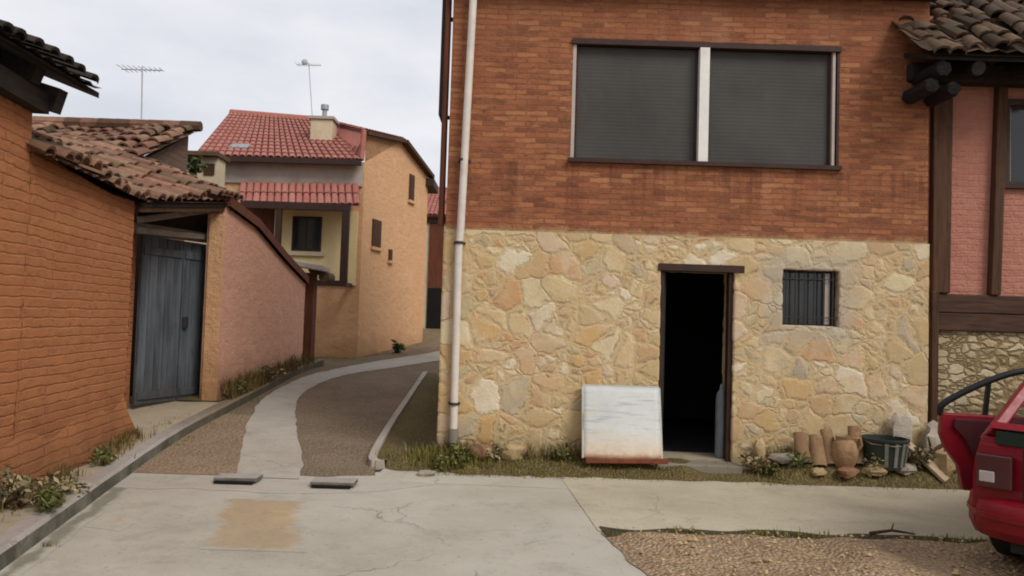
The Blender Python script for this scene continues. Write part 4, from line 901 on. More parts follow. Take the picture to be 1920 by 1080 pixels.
chm = MB().box((c_.x - hw, 18.95, cb.z - .5), (c_.x + hw, 19.45, ct.z)).build('chimney', 'beige', yh, bevel=.02)
MB().box((c_.x - hw - .05, 18.9, ct.z + .002), (c_.x + hw + .05, 19.5, ct.z + .07)).build('cap', 'greyplaster', chm)
pp = P(608, 228, 19.2); MB().tube([(pp.x, 19.2, ct.z + .07), (pp.x, 19.2, P(608, 203, 19.2).z)], .06, 10).tube([(pp.x, 19.2, P(608, 206, 19.2).z), (pp.x, 19.2, P(608, 197, 19.2).z)], .1, 10).build('flue', 'zinc', chm, smooth=True)
# roof window
s0 = P(432, 284, 18.0); s1 = P(468, 270, 18.4)
mb = MB().obox(P(450, 278, 18.15), (.22, 0, 0), (0, .14, .075), (0, -.03, .06)); mb.build('roof_light', 'zinc', yh)
# balcony: canopy, dark frame, pale wall with window
ca = P(446, 384, 17.0); cb = P(676, 384, 17.0); cc = P(672, 346, 17.72); cd_ = P(450, 342, 17.72)
mb = MB(); roof_face(mb, ca, cb, cc, cd_, seed=71); mb.build('canopy', 'tile_red', yh, smooth=True)
pa = P(500, 392, 17.79); pb_ = P(650, 535, 17.79)
MB().box((pa.x - 1.3, 17.735, pb_.z), (P(512, 450, 17.735).x, 17.793, pa.z + .02)).build('shaded_side_panel', 'redwood', yh)  # dark wood colour stands in for the loggia's shadowed side wall
MB().box((P(513, 450, 17.735).x, 17.735, pb_.z), (P(668, 500, 17.79).x, 17.792, pa.z + .02)).build('pale_panel', 'pale', yh)
w0 = P(549, 405, 17.7); w1 = P(601, 472, 17.7)
yw = MB().box((w0.x, 17.69, w1.z), (w1.x, 17.732, w0.z)).build('window', 'frame_dark', yh)
for k in (0, 1):
    xa = w0.x + .04 + k * (w1.x - w0.x - .06) / 2; MB().box((xa, 17.68, w1.z + .05), (xa + (w1.x - w0.x - .1) / 2, 17.688, w0.z - .05)).build('pane', 'winglass', yw)
MB().box((w0.x - .08, 17.66, w1.z - .1), (w1.x + .08, 17.734, w1.z - .004)).build('sill', 'beige', yw)
fy = 17.0; bt = P(560, 388, fy).z; bb = P(640, 528, fy).z; xr_ = P(647, 450, fy).x; xl_ = P(520, 480, fy).x
MB().box((P(452, 388, fy).x, fy - .06, bt - .06), (xr_ + .09, fy + .06, bt + .10)).build('beam', 'frame_dark', yh)
MB().box((xr_ - .08, fy - .055, bb + .022), (xr_ + .08, fy + .055, bt - .062)).build('post', 'frame_dark', yh)
MB().box((xl_ - .06, fy - .055, bb + .1), (xl_ + .06, fy + .055, bt - .062)).build('post', 'frame_dark', yh)
MB().box((xl_ - .06, fy - .062, bb - .1), (xr_ + .082, fy + .062, bb + .02)).build('rail', 'frame_dark', yh)
for x in (xl_, xr_): MB().box((x - .05, fy + .064, bb - .09), (x + .05, 17.74, bb - .01)).build('bracket', 'frame_dark', yh)
# windows on the lane face
def lane_win(px, py, w, h, mat='frame_dark'):
    d = ray(px, py); k = (Rr - C).normalized(); nrm = Vector((k.y, -k.x))
    # intersect the ray with the vertical plane through C and Rr
    t = (C - Vector((EYE.x, EYE.y))).dot(nrm) / Vector((d.x, d.y)).dot(nrm); g = EYE + d * t
    o = MB().obox(g + Vector((*nrm, 0)) * .012, (*(k * w / 2), 0), (*(nrm * .02), 0), (0, 0, h / 2)).build('window', 'timber', yh)
    MB().obox(g + Vector((*nrm, 0)) * .034, (*(k * (w / 2 - .06)), 0), (*(nrm * .004), 0), (0, 0, h / 2 - .07)).build('pane', 'timber', o)
    MB().obox(g + Vector((*nrm, 0)) * .02 + Vector((0, 0, -h / 2 - .04)), (*(k * (w / 2 + .05)), 0), (*(nrm * .05), 0), (0, 0, .035)).build('sill', 'yellow', o)
lane_win(705, 438, .5, .66); lane_win(771, 352, .34, .7); lane_win(731, 478, .2, .28)

# far house at the end of the lane
fh = thing('lane_end_house', (-1, 29, 1.2), 'beige house with red roof and dark doorway at the far end of the lane', 'house')
fz = P(820, 402, 28).z; x0 = P(792, 500, 28).x
MB().box((x0, 28, 0), (3.5, 34, fz)).build('wall', 'beige', fh)
mb = MB(); roof_face(mb, (x0 - .3, 27.7, fz - .05), (3.8, 27.7, fz - .05), (3.8, 31, fz + 1.5), (x0 - .3, 31, fz + 1.5), seed=81); mb.face([(x0 - .3, 34.3, fz), (3.8, 34.3, fz), (3.8, 31, fz + 1.5), (x0 - .3, 31, fz + 1.5)]); mb.build('roof', 'tile_red', fh, smooth=True)
d0 = P(806, 418, 27.95); d1 = P(826, 612, 27.95)
fd = MB().box((d0.x, 27.95, H(-2, 28) - .05), (d1.x, 28.03, P(815, 540, 27.95).z)).build('door', 'black', fh)
MB().box((d0.x, 27.94, P(815, 538, 27.95).z), (d1.x, 28.02, d0.z)).build('brick_panel', 'redwood', fh)
MB().box((d0.x - .15, 27.9, d0.z + .003), (d1.x + .2, 28.04, d0.z + .2)).build('lintel', 'frame_dark', fh)
# ------------------------------------------------------------------ aerials
def aerial(base, top, lab, dish=False):
    t = thing('tv_aerial', base, lab, 'aerial', 'television aerials on the roofs'); b, tp = Vector(base), Vector(top)
    MB().tube([b, tp], .012, 8).build('mast', 'aerial', t)
    mb = MB(); z = tp.z - .06; mb.tube([(tp.x - .34, tp.y, z), (tp.x + .34, tp.y, z)], .01, 6)
    for k in range(9):
        x = tp.x - .32 + k * .08; l = .2 - .012 * k; mb.tube([(x, tp.y - l, z + .01), (x, tp.y + l, z + .01)], .005, 5)
    mb.build('boom', 'aerial', t)
    if dish:
        mb = MB(); c = tp + Vector((-.08, -.12, -.02)); mb.lathe((0, 0, 0), [(.0, .03), (.05, .025), (.09, .0), (.085, -.01)], 14); mb.v = [c + Vector((v.x, -v.z, v.y)) for v in mb.v]; mb.build('dish', 'aerial', t, smooth=True)
b = P(265, 238, 12.6); aerial((b.x, b.y, zr + .02), P(267, 124, 12.6), 'thin television aerial standing on the old tiled roof at the left')
b = P(586, 222, 21.2); aerial((b.x, 21.2, R1.z), P(579, 118, 21.2), 'tall television aerial with small dish on the red roof beside the chimney', True)

# ------------------------------------------------------------------ things along the front of the building
# leaning enamel sheet
a = P(1092, 858, 8.22); b = P(1240, 858, 8.22); c = P(1237, 729, 8.42); d = P(1094, 727, 8.42)
ms = thing('metal_sheet', ((a.x + b.x) / 2, 8.2, .08), 'white enamelled metal sheet with rusty bottom, leaning left of the doorway', 'sheet')
xa, xb, za, zb2 = a.x, b.x, max(a.z, .06), c.z
mb = MB(); n = 14; vs = []
for i in range(n + 1):
    for j in range(n + 1):
        f, g = i / n, j / n; vs.append((xa + (xb - xa) * f + .006 * noise.noise((g * 3, f, 1)), 8.2 + .24 * g - .018 * math.sin(f * 3.1) - .01 * noise.noise((f * 3, g * 3, 2)), za + (zb2 - za) * g))
mb.mesh(vs, [[i * (n + 1) + j, (i + 1) * (n + 1) + j, (i + 1) * (n + 1) + j + 1, i * (n + 1) + j + 1] for i in range(n) for j in range(n)])
sb = mb.build('panel', 'sheet', ms, smooth=True); so = sb.modifiers.new('solid', 'SOLIDIFY'); so.thickness = .03; so.offset = 1
mb = MB()
for q0, q1 in (((xa, 8.19, za), (xa, 8.43, zb2)), ((xb, 8.19, za), (xb, 8.43, zb2)), ((xa, 8.43, zb2), (xb, 8.43, zb2))): mb.beam(q0, q1, .02, .045)
mb.build('rim', simple('dull_enamel_rim', hexc('#a8a89e'), hexc('#c0c0b8'), 6, .5, 0, grime=.6), ms, bevel=.004)
MB().beam((xa + .03, 8.17, za - .02), (xb + .06, 8.16, za + .0), .06, .05).build('bottom_lip', simple('rust', hexc('#5e3322'), hexc('#8a4c34'), 14, .9, .4, .006), ms, bevel=.008)
# canister
g = P(1351, 826, 8.72); r_ = .062; zt_ = P(1351, 722, 8.72).z - .14
cn = thing('gas_canister', (g.x, 8.72, .14), 'grey metal canister standing just inside the dark doorway', 'canister')
MB().lathe((g.x, 8.72, .142), [(0, 0), (r_ * .9, 0), (r_, .02), (r_, zt_ * .8), (r_ * .85, zt_ * .88), (r_ * .4, zt_ * .93), (r_ * .35, zt_ * .96)], 18).build('body', 'canister', cn, smooth=True)
MB().lathe((g.x, 8.72, .142 + zt_ * .95), [(r_ * .3, 0), (r_ * .32, .03), (r_ * .2, .05), (0, .05)], 12).build('valve', 'steel', cn, smooth=True)

def rock(name, c, s, mat, lab, grp, seed):
    mb = MB(); n, m = 12, 8; rd = random.Random(seed); o = Vector((rd.random() * 50, rd.random() * 50, seed)); vs = []; rz = rd.random() * 6
    for i in range(m + 1):
        th = math.pi * i / m
        for j in range(n):
            ph = 2 * math.pi * j / n; d = Vector((math.sin(th) * math.cos(ph), math.sin(th) * math.sin(ph), math.cos(th)))
            k = 1 + .45 * noise.noise(d * 1.3 + o) + .15 * noise.noise(d * 4 + o); d = Vector([math.copysign(abs(q) ** .75, q) for q in d]) * k
            d = Vector((d.x * s[0], d.y * s[1], d.z * s[2])); vs.append(Vector(c) + Vector((d.x * math.cos(rz * .15) - d.y * math.sin(rz * .15), d.x * math.sin(rz * .15) + d.y * math.cos(rz * .15), d.z)))
    fs = [[i * n + j, i * n + (j + 1) % n, (i + 1) * n + (j + 1) % n, (i + 1) * n + j] for i in range(m) for j in range(n)]
    mb.mesh(vs, fs, rd.random())
    base = (c[0], c[1], c[2] - s[2])
    mb.v = [v - Vector(base) for v in mb.v]
    ob = mb.build(name, mat, smooth=True); ob.location = base
    return tag(ob, lab, 'stone', grp)
rocks = [  # px, py (centre), Y, half sizes, material, label
    (1440, 838, 8.3, (.10, .08, .06), 'rockred', 'reddish stone nearest the right side of the doorway'),
    (1478, 842, 8.28, (.19, .1, .055), 'rockgrey', 'flat pale stone lying between the doorway and the leaning roof tiles'),
    (1425, 800, 8.4, (.06, .06, .15), 'rock', 'upright tan stone propped against the wall right of the doorway'),
    (1642, 862, 8.12, (.13, .09, .05), 'rock', 'tan stone on the bank in front of the dark green tub'),
    (1590, 866, 8.1, (.14, .08, .05), 'rockred', 'low reddish stone in front of the clay pot'),
    (1700, 862, 8.14, (.10, .08, .05), 'rockgrey', 'grey stone on the bank right of the dark green tub'),
    (1775, 855, 8.2, (.15, .12, .12), 'rock', 'squared tan block at the end of the pale plank'),
    (1750, 790, 8.4, (.11, .09, .22), 'rockgrey', 'tall mauve grey stone standing by the corner post'),
    (1690, 768, 8.42, (.12, .05, .29), 'rockgrey', 'tall grey stone slab leaning on the wall behind the green tub'),
    (1535, 868, 8.1, (.08, .06, .04), 'rock', 'small tan stone in front of the leaning roof tiles'),
    (905, 838, 8.32, (.13, .1, .09), 'rockred', 'reddish stone at the wall foot right of the downpipe'),
    (965, 832, 8.34, (.15, .09, .09), 'rock', 'tan stone at the wall foot, second from the downpipe'),
    (800, 908, 7.9, (.10, .07, .035), 'rockgrey', 'low dark grey stone at the front corner of the earth bank'),
]
for i, (px, py, Y, s, m, lab) in enumerate(rocks):
    c = P(px, py, Y); rock('fieldstone', (c.x, Y, bankz(c.x, Y) + s[2] * .72), s, m, lab, 'loose stones along the wall foot', i + 1)
# leaning clay roof tiles
def clay_tile(px, py, Y, lean, rz, lab, h=.33, r=.085):
    g = P(px, py, Y); g.z = bankz(g.x, Y) + .0; t = MB(); seg = 8; vs = []
    for rr, z in ((r, 0), (r * .8, h)):
        for th_off in (0, .014):
            for k in range(seg + 1):
                a = math.pi * k / seg; vs.append(Vector((math.cos(a) * (rr - th_off), -math.sin(a) * (rr - th_off) * .8, z)))
    n = seg + 1; fs = []
    for k in range(seg): fs += [(k, k + 1, 2 * n + k + 1, 2 * n + k), (n + k, 3 * n + k, 3 * n + k + 1, n + k + 1), (2 * n + k, 2 * n + k + 1, 3 * n + k + 1, 3 * n + k), (k, n + k, n + k + 1, k + 1)]
    t.mesh(vs, fs, random.random()); Rm = Matrix.Rotation(rz, 3, 'Z') @ Matrix.Rotation(lean, 3, 'X')
    t.v = [Rm @ v for v in t.v]; o = t.build('roof_tile', 'terracotta', smooth=True); o.location = (g.x, Y, g.z)
    return tag(o, lab, 'roof tile', 'clay roof tiles leaning on the wall')
clay_tile(1508, 862, 8.24, R(-22), R(8), 'clay roof tile leaning on the wall, leftmost of the four')
clay_tile(1536, 860, 8.2, R(-25), R(-4), 'clay roof tile leaning on the wall, second from the left')
clay_tile(1560, 856, 8.24, R(-20), R(10), 'clay roof tile leaning on the wall, third from the left', .37)
clay_tile(1606, 858, 8.26, R(-18), R(-12), 'clay roof tile leaning between the clay pot and the green tub', .4)
# clay pot
g = P(1583, 850, 8.22); g.z = bankz(g.x, 8.22)
cp = thing('clay_pot', (g.x, 8.22, g.z), 'orange clay pot with dark mouth standing among the leaning roof tiles', 'pot')
MB().lathe((g.x, 8.22, g.z - .02), [(0, 0), (.085, 0), (.125, .08), (.14, .17), (.115, .26), (.08, .3), (.092, .335), (.08, .335), (.065, .3), (.09, .25), (0, .22)], 22).build('body', 'terracotta', cp, smooth=True)
mb = MB().tube([(g.x + .075, 8.2, g.z + .29), (g.x + .15, 8.18, g.z + .3), (g.x + .165, 8.18, g.z + .23), (g.x + .125, 8.2, g.z + .16)], .017, 8); mb.build('handle', 'terracotta', cp, smooth=True)
# green tub with staves
g = P(1658, 850, 8.24); g.z = bankz(g.x, 8.24)
tb = thing('green_tub', (g.x, 8.24, g.z), 'dark green tub with pale metal stripes beside the clay pot', 'tub')
MB().lathe((g.x, 8.24, g.z - .01), [(0, 0), (.19, 0), (.225, .28), (.245, .285), (.245, .31), (.22, .31), (.19, .05), (0, .05)], 24).build('body', 'tub', tb, smooth=True)
for k, a in enumerate((-110, -84, -62, -40)):
    t_ = R(a); p = Vector((g.x + .195 * math.cos(t_), 8.24 + .195 * math.sin(t_), g.z + .02)); q = Vector((g.x + .229 * math.cos(t_), 8.24 + .229 * math.sin(t_), g.z + .265)); MB().beam(p, q, .035, .014, (math.cos(t_), math.sin(t_), 0)).build('stripe', 'steel', tb)
MB().tube([(g.x - .235, 8.24, g.z + .28), (g.x - .2, 8.1, g.z + .25), (g.x, 8.0, g.z + .24), (g.x + .2, 8.1, g.z + .25), (g.x + .235, 8.24, g.z + .28)], .008, 6).build('handle', 'steel', tb, smooth=True)
# plank and metal can
p = P(1700, 826, 8.3); q = P(1775, 868, 8.06); p.z = bankz(p.x, 8.24) + .24; q.z = bankz(q.x, 8.06) + .03
pk = MB().beam((0, 0, 0), q - p, .1, .035, (0, -.5, 1)).build('plank', 'palewood', bevel=.004); pk.location = p
tag(pk, 'pale wooden plank sloping down from the green tub to the squared tan block', 'plank')
p = P(1722, 800, 8.4); q = P(1770, 760, 8.45)
br_ = MB().tube([(0, 0, 0), (.08, -.03, .14), (.22, .0, .22), (.3, .03, .3)], [.028, .024, .02, .012], 8).tube([(.08, -.03, .14), (.02, -.06, .3)], [.018, .008], 7).build('dry_branch', 'timber', smooth=True); br_.location = Vector((p.x, 8.3, bankz(p.x, 8.3)))
tag(br_, 'forked dry branch propped beside the corner post', 'branch')

# ------------------------------------------------------------------ red car with its rear left door open
cc0 = Vector((3.03, 5.2, .03)); HD = R(-50)
car = thing('parked_car', cc0, 'old red hatchback parked at the right edge with its rear left door open', 'car'); car['_base'] = (0, 0, 0); car.rotation_euler.z = HD
# local frame: y forward from the rear bumper, x to the right from the left flank, z up
Wd = 1.62; Ln = 3.95
arch = [(.72, .33), (3.2, .33)]
def botz(y):
    z = .24 + .05 * sstep(.35, 0, y)
    for c, r in arch:
        if abs(y - c) < r: z = max(z, .27 + math.sqrt(r * r - (y - c) ** 2))
    return z
def topz(y):
    if y < .06: return .86
    if y < .9: return .90 + .02 * sstep(.06, .9, y)
    if y < 2.95: return .90
    return .90 - .16 * sstep(2.9, 3.95, y) - .0
def half(y):
    return Wd / 2 * (1 - .09 * sstep(.5, 0, y) ** 2 - .14 * sstep(3.2, 3.95, y) ** 2)
def bodymesh(hole):
    ys = [0 + .03 * i for i in range(int(Ln / .03) + 1)]; mb = MB(); secs = []
    for y in ys:
        b, t, w = botz(y), topz(y), half(y); b = min(b, t - .12)
        prof = [(w * .94, b), (w * .985, b + (t - b) * .12), (w, b + (t - b) * .4), (w, b + (t - b) * .6), (w * .985, b + (t - b) * .82), (w * .955, t - .015), (w * .92, t)]
        secs.append((y, prof))
    n = len(secs[0][1])
    for side in (-1, 1):
        for (y0, p0), (y1, p1) in zip(secs, secs[1:]):
            if side == -1 and hole and 1.1 <= y0 and y1 <= 1.95: continue
            for k in range(n - 1):
                f = [(Wd / 2 + side * p0[k][0], y0, p0[k][1]), (Wd / 2 + side * p1[k][0], y1, p1[k][1]), (Wd / 2 + side * p1[k + 1][0], y1, p1[k + 1][1]), (Wd / 2 + side * p0[k + 1][0], y0, p0[k + 1][1])]
                mb.face(f)
    # tail and nose faces, bonnet
    for (y, p), dy in ((secs[0], -.0), (secs[-1], 0)):
        for k in range(n - 1): mb.face([(Wd / 2 - p[k][0], y, p[k][1]), (Wd / 2 + p[k][0], y, p[k][1]), (Wd / 2 + p[k + 1][0], y, p[k + 1][1]), (Wd / 2 - p[k + 1][0], y, p[k + 1][1])])
    for (y0, p0), (y1, p1) in zip(secs, secs[1:]):
        if y0 > 2.85 or y1 < .12: mb.face([(Wd / 2 - p0[-1][0], y0, p0[-1][1]), (Wd / 2 + p0[-1][0], y0, p0[-1][1]), (Wd / 2 + p1[-1][0], y1, p1[-1][1]), (Wd / 2 - p1[-1][0], y1, p1[-1][1])])
    import bmesh
    return mb
body = bodymesh(True).build('body', 'carred', car, smooth=True)
import bmesh
bm = bmesh.new(); bm.from_mesh(body.data); bmesh.ops.remove_doubles(bm, verts=bm.verts, dist=.0005); bmesh.ops.recalc_face_normals(bm, faces=bm.faces); bm.to_mesh(body.data); bm.free()
# roof and pillars
def pt(s, x, y, z): return (Wd / 2 + s * x, y, z)
RZ = 1.36
mb = MB(); nx_, ny_ = 8, 10; vs = []
for j in range(ny_ + 1):
    y = .62 + 1.95 * j / ny_
    for i in range(nx_ + 1):
        x = -.56 + 1.12 * i / nx_; z = RZ - .05 * (x / .56) ** 4 - .05 * sstep(.9, .62, y) - .05 * sstep(2.2, 2.57, y); vs.append((Wd / 2 + x, y, z))
mb.mesh(vs, [[j * (nx_ + 1) + i, j * (nx_ + 1) + i + 1, (j + 1) * (nx_ + 1) + i + 1, (j + 1) * (nx_ + 1) + i] for j in range(ny_) for i in range(nx_)])
rf = mb.build('roof', 'carred', car, smooth=True); q = rf.modifiers.new('solid', 'SOLIDIFY'); q.thickness = .035; q.offset = -1
for s in (-1, 1):
    MB().beam(pt(s, .70, .16, .88), pt(s, .56, .66, 1.31), .07, .13, (0, 1, .5)).build('pillar', 'carred', car, bevel=.012)
    MB().beam(pt(s, .745, 1.98, .88), pt(s, .575, 1.94, 1.32), .05, .08, (0, 1, 0)).build('pillar', 'trim', car, bevel=.01)
    MB().beam(pt(s, .72, 3.0, .87), pt(s, .55, 2.54, 1.32), .05, .06, (0, 1, .5)).build('pillar', 'carred', car, bevel=.01)
    MB().beam(pt(s, .56, .66, 1.31), pt(s, .555, 2.54, 1.32), .04, .05).build('roof_rail', 'trim', car)
MB().face([pt(-1, .64, .2, .93), pt(1, .64, .2, .93), pt(1, .53, .62, 1.29), pt(-1, .53, .62, 1.29)]).build('rear_window', 'carglass', car)
MB().face([pt(-1, .68, 2.98, .88), pt(1, .68, 2.98, .88), pt(1, .53, 2.56, 1.3), pt(-1, .53, 2.56, 1.3)]).build('windscreen', 'carglass', car)
MB().face([pt(1, .73, .3, .9), pt(1, .745, 1.94, .9), pt(1, .59, 1.9, 1.31), pt(1, .57, .7, 1.31)]).build('side_window', 'carglass', car)
for s in (-1, 1): MB().face([pt(s, .745, 2.02, .9), pt(s, .73, 2.96, .88), pt(s, .565, 2.52, 1.31), pt(s, .585, 1.98, 1.31)]).build('side_window', 'carglass', car)
# tail: spoiler, lamps, plate, bumper
mb = MB(); n = 12; vs = []
for i in range(n + 1):
    x = -.66 + 1.32 * i / n
    for y, z in ((-.015, .965), (.06, 1.0), (.16, .985), (.16, .955), (.05, .955)): vs.append((Wd / 2 + x, y + .05 * (x / .66) ** 2, z))
mb.mesh(vs, [[i * 5 + j, i * 5 + (j + 1) % 5, (i + 1) * 5 + (j + 1) % 5, (i + 1) * 5 + j] for i in range(n) for j in range(5)]); mb.face(vs[:5]); mb.face(vs[-5:]); mb.build('spoiler', 'carred', car, smooth=True)
MB().box((Wd / 2 - .6, -.006, .865), (Wd / 2 + .6, .14, .95)).build('tailgate_trim', simple('dark_green_black_trim', (.008, .022, .016), (.012, .03, .022), 6, .3, 0), car)
for s in (-1, 1):
    lm = MB().box(pt(s, .5, -.03, .58), pt(s, .71, .06, .80)).build('tail_lamp', 'lampred', car, bevel=.012)
    MB().box(pt(s, .6, -.036, .62), pt(s, .69, .0, .69)).build('reversing_lens', 'lampclear', lm, bevel=.006)
MB().box((Wd / 2 - .26, -.018, .62), (Wd / 2 + .26, .0, .73)).build('number_plate', 'plate', car)
mb = MB(); n = 24; vs = []
for i in range(n + 1):
    f = i / n * 2 - 1; x = f * .83; yo = -.1 + .32 * abs(f) ** 7
    for dy, z in ((.1, .52), (-.0, .50), (-.03, .44), (-.02, .33), (.04, .27), (.12, .27)): vs.append((Wd / 2 + x, yo + dy, z))
mb.mesh(vs, [[i * 6 + j, i * 6 + (j + 1), (i + 1) * 6 + (j + 1), (i + 1) * 6 + j] for i in range(n) for j in range(5)]); mb.face(vs[:6]); mb.face(vs[-6:])
bp = mb.build('bumper', 'cardark', car, smooth=True)
mb = MB()
for i in range(n):
    a = vs[i * 6 + 2]; b = vs[(i + 1) * 6 + 2]; mb.beam((a[0], a[1] - .006, a[2] - .02), (b[0], b[1] - .006, b[2] - .02), .014, .035)
mb.build('rub_strip', 'carred', bp)
mb = MB().box((.1, .3, .2), (Wd - .1, 3.7, .3)).box((.3, -.02, .2), (Wd - .3, .3, .27)); mb.build('underbody', 'rubber', car)
mb = MB().box((.12, 1.15, .32), (Wd - .12, 1.6, .55)).box((.12, .95, .5), (Wd - .12, 1.12, 1.0)); mb.build('rear_seat', 'seatfab', car, bevel=.03)
for x in (.12, .9): MB().box((x, 2.1, .32), (x + .55, 2.55, .55)).box((x, 1.98, .5), (x + .55, 2.1, 1.02)).build('front_seat', 'seatfab', car, bevel=.03)
mb = MB().box((.12, 2.7, .5), (Wd - .12, 3.0, .86)); mb.build('dashboard', 'trim', car, bevel=.03)
mb = MB().box((.14, .16, .84), (Wd - .14, .94, .87)); mb.build('parcel_shelf', 'trim', car)
for y in (.72, 3.2):
    for x, s in ((.09, -1), (Wd - .09, 1)):
        w = MB(); pr = [(.17, -.085), (.26, -.085), (.285, -.06), (.29, 0), (.285, .06), (.26, .085), (.17, .085)]
        w.lathe((0, 0, 0), pr, 28); w.v = [Vector((x + v.z, y + v.x, .29 + v.y)) for v in w.v]; w = w.build('wheel', 'rubber', car, smooth=True)
        h = MB().lathe((0, 0, 0), [(.0, .05), (.06, .055), (.09, .04), (.15, .05), (.175, .07)], 24); h.v = [Vector((x + s * v.z, y + v.x, .29 + v.y)) for v in h.v]; h.build('rim', 'chrome', w, smooth=True)
        q = MB().lathe((0, 0, 0), [(0, 0), (.31, 0)], 24); q.v = [Vector((x - s * .1, y + v.x, .30 + v.y)) for v in q.v]; q.build('wheel_well', 'rubber', w)
for s in (-1, 1): MB().box(pt(s, .435, -.012, .47), pt(s, .447, .02, .865)).build('panel_gap', 'trim', car)
MB().box((Wd / 2 - .43, -.012, .545), (Wd / 2 + .43, .02, .557)).build('panel_gap', 'trim', car)
MB().tube([(Wd / 2, -.02, .80), (Wd / 2, .02, .80)], .018, 12).build('lock', 'chrome', car, smooth=True)
# front lamps
for s in (-1, 1): MB().box(pt(s, .42, 3.86, .52), pt(s, .66, 3.97, .66)).build('headlight', 'lampclear', car, bevel=.01)
MB().box((.08, 3.86, .26), (Wd - .08, 4.02, .48)).build('bumper', 'cardark', car, bevel=.04)
# the open rear door: hinged at its front edge (x=0, y=1.95)
hx, hy = .02, 1.95; OA = R(47)
def dm(y, z, o):      # door coordinates: y along closed door, o outward
    v = Vector((-o, y - hy)); ca, sa = math.cos(-OA), math.sin(-OA); return (hx + v.x * ca - v.y * sa, hy + v.x * sa + v.y * ca, z)
outl = [(1.93, .28), (1.93, .9), (1.03, .91), (1.02, .74), (1.06, .62), (1.16, .48), (1.2, .28)]
mb = MB(); A = [Vector(dm(y, z, .0)) for y, z in outl]; B = [Vector(dm(y, z, -.08)) for y, z in outl]; n = len(A)
mb.mesh(A + B, [list(range(n)), list(range(n, 2 * n))[::-1]] + [[i, (i + 1) % n, n + (i + 1) % n, n + i] for i in range(n)])
dr = mb.build('door', 'carred', car, bevel=.012); tag(dr, 'open rear left door of the red car')
inn = [(1.88, .5), (1.88, .86), (1.12, .87), (1.11, .8), (1.2, .7), (1.3, .5)]
mb = MB(); A = [Vector(dm(y, z, -.083)) for y, z in inn]; B = [Vector(dm(y, z, -.105)) for y, z in inn]; n = len(A)
mb.mesh(A + B, [list(range(n)), list(range(n, 2 * n))[::-1]] + [[i, (i + 1) % n, n + (i + 1) % n, n + i] for i in range(n)]); mb.build('trim_panel', 'doortrim', dr, bevel=.008)
fp = [(1.92, .9), (1.9, 1.31), (1.45, 1.30), (1.18, 1.14), (1.03, .93)]
mb = MB(); 
fq = smoothpoly([(1.925, .88), (1.925, 1.15), (1.9, 1.3), (1.62, 1.28), (1.38, 1.19), (1.15, 1.06), (1.035, .97), (1.03, .89)], 36)
mb.tube([dm(p.x, p.y, -.04 - (p.y - .9) * .2) for p in fq], .027, 10)
mb.beam(dm(1.38, .9, -.04), dm(1.38, 1.18, -.1), .03, .035); mb.build('window_frame', 'trim', dr, smooth=True)
mb = MB().face([dm(1.88, .9, -.05), dm(1.05, .92, -.05), dm(1.18, 1.0, -.06), dm(1.88, 1.0, -.06)]); mb.build('window_glass', 'carglass', dr)
MB().beam(dm(1.2, .78, .012), dm(1.36, .78, .012), .02, .035).build('handle', 'trim', dr)

# ------------------------------------------------------------------ weeds, grass, loose gravel
def blade(mb, p, h, w, lean, rz, tint):
    d = Vector((math.cos(rz), math.sin(rz), 0)); s = Vector((-d.y, d.x, 0)) * w; p = Vector(p)
    q = p + d * lean * .35 + Vector((0, 0, h * .6)); t = p + d * lean + Vector((0, 0, h))
    mb.mesh([p - s, p + s, q + s * .7, q - s * .7, t], [(0, 1, 2, 3), (3, 2, 4)], tint)
def leafquad(mb, p, r, rd, tint):
    a = Vector((rd.gauss(0, 1), rd.gauss(0, 1), rd.gauss(0, .6))).normalized(); b = a.cross(Vector((rd.gauss(0, 1), rd.gauss(0, 1), rd.gauss(0, 1)))).normalized()
    mb.mesh([p - a * r, p + b * r * .45, p + a * r, p - b * r * .45], [(0, 1, 2, 3)], tint)
rd = random.Random(5)
mb = MB()
def dens(x): return max(0, noise.noise((x * 1.3, 4, 9)) + .25)
for k in range(9000):
    x = rd.uniform(-1.1, 4.6); y = rd.uniform(7.9, 8.47)
    if 1.62 < x < 2.6 and rd.random() < .9: continue
    if rd.random() > dens(x) + .1 * (y > 8.35): continue
    h = rd.uniform(.012, .05) * (1.6 if x < -.1 else 1); blade(mb, (x, y, bankz(x, y)), h, .004, rd.uniform(0, .05), rd.uniform(0, 6.3), rd.random())
for k in range(900):
    x = rd.gauss(-.55, .3); y = rd.uniform(8.1, 8.46); blade(mb, (x, y, bankz(x, y)), rd.uniform(.04, .15), .005, rd.uniform(0, .08), rd.uniform(0, 6.3), rd.random())
tag(mb.build('grass', 'grass'), 'short yellow green grass on the earth bank under the stone wall', 'grass', kind='stuff')
mb = MB()
for k in range(2600):   # tufts along the gravel edge and kerbs
    u = rd.random()
    if u < .5:
        x = rd.uniform(.8, 6); y = 5.97 + rd.gauss(0, .05)
        if noise.noise((x * 1.6, 0, 3)) < 0: continue
        z = .02
    elif u < .8:
        i = rd.randrange(5, 78); p = kx[i] + Vector((-.2 - abs(rd.gauss(0, .12)), rd.uniform(-.1, .1))); x, y = p; z = H(x, y) + .12
        if noise.noise((y * 1.2, 3, 3)) < -.05: continue
    else:
        i = rd.randrange(22, 60); p = kx[i] + Vector((.05 + abs(rd.gauss(0, .06)), 0)); x, y = p; z = H(x, y)
        if noise.noise((y * 1.5, 8, 3)) < .1: continue
    blade(mb, (x, y, z), rd.uniform(.015, .055), .0035, rd.uniform(0, .04), rd.uniform(0, 6.3), rd.random())
tag(mb.build('grass', 'grass'), 'thin tufts of grass along the gravel edge and the kerbs', 'grass', kind='stuff')
mb = MB(); rd = random.Random(77)
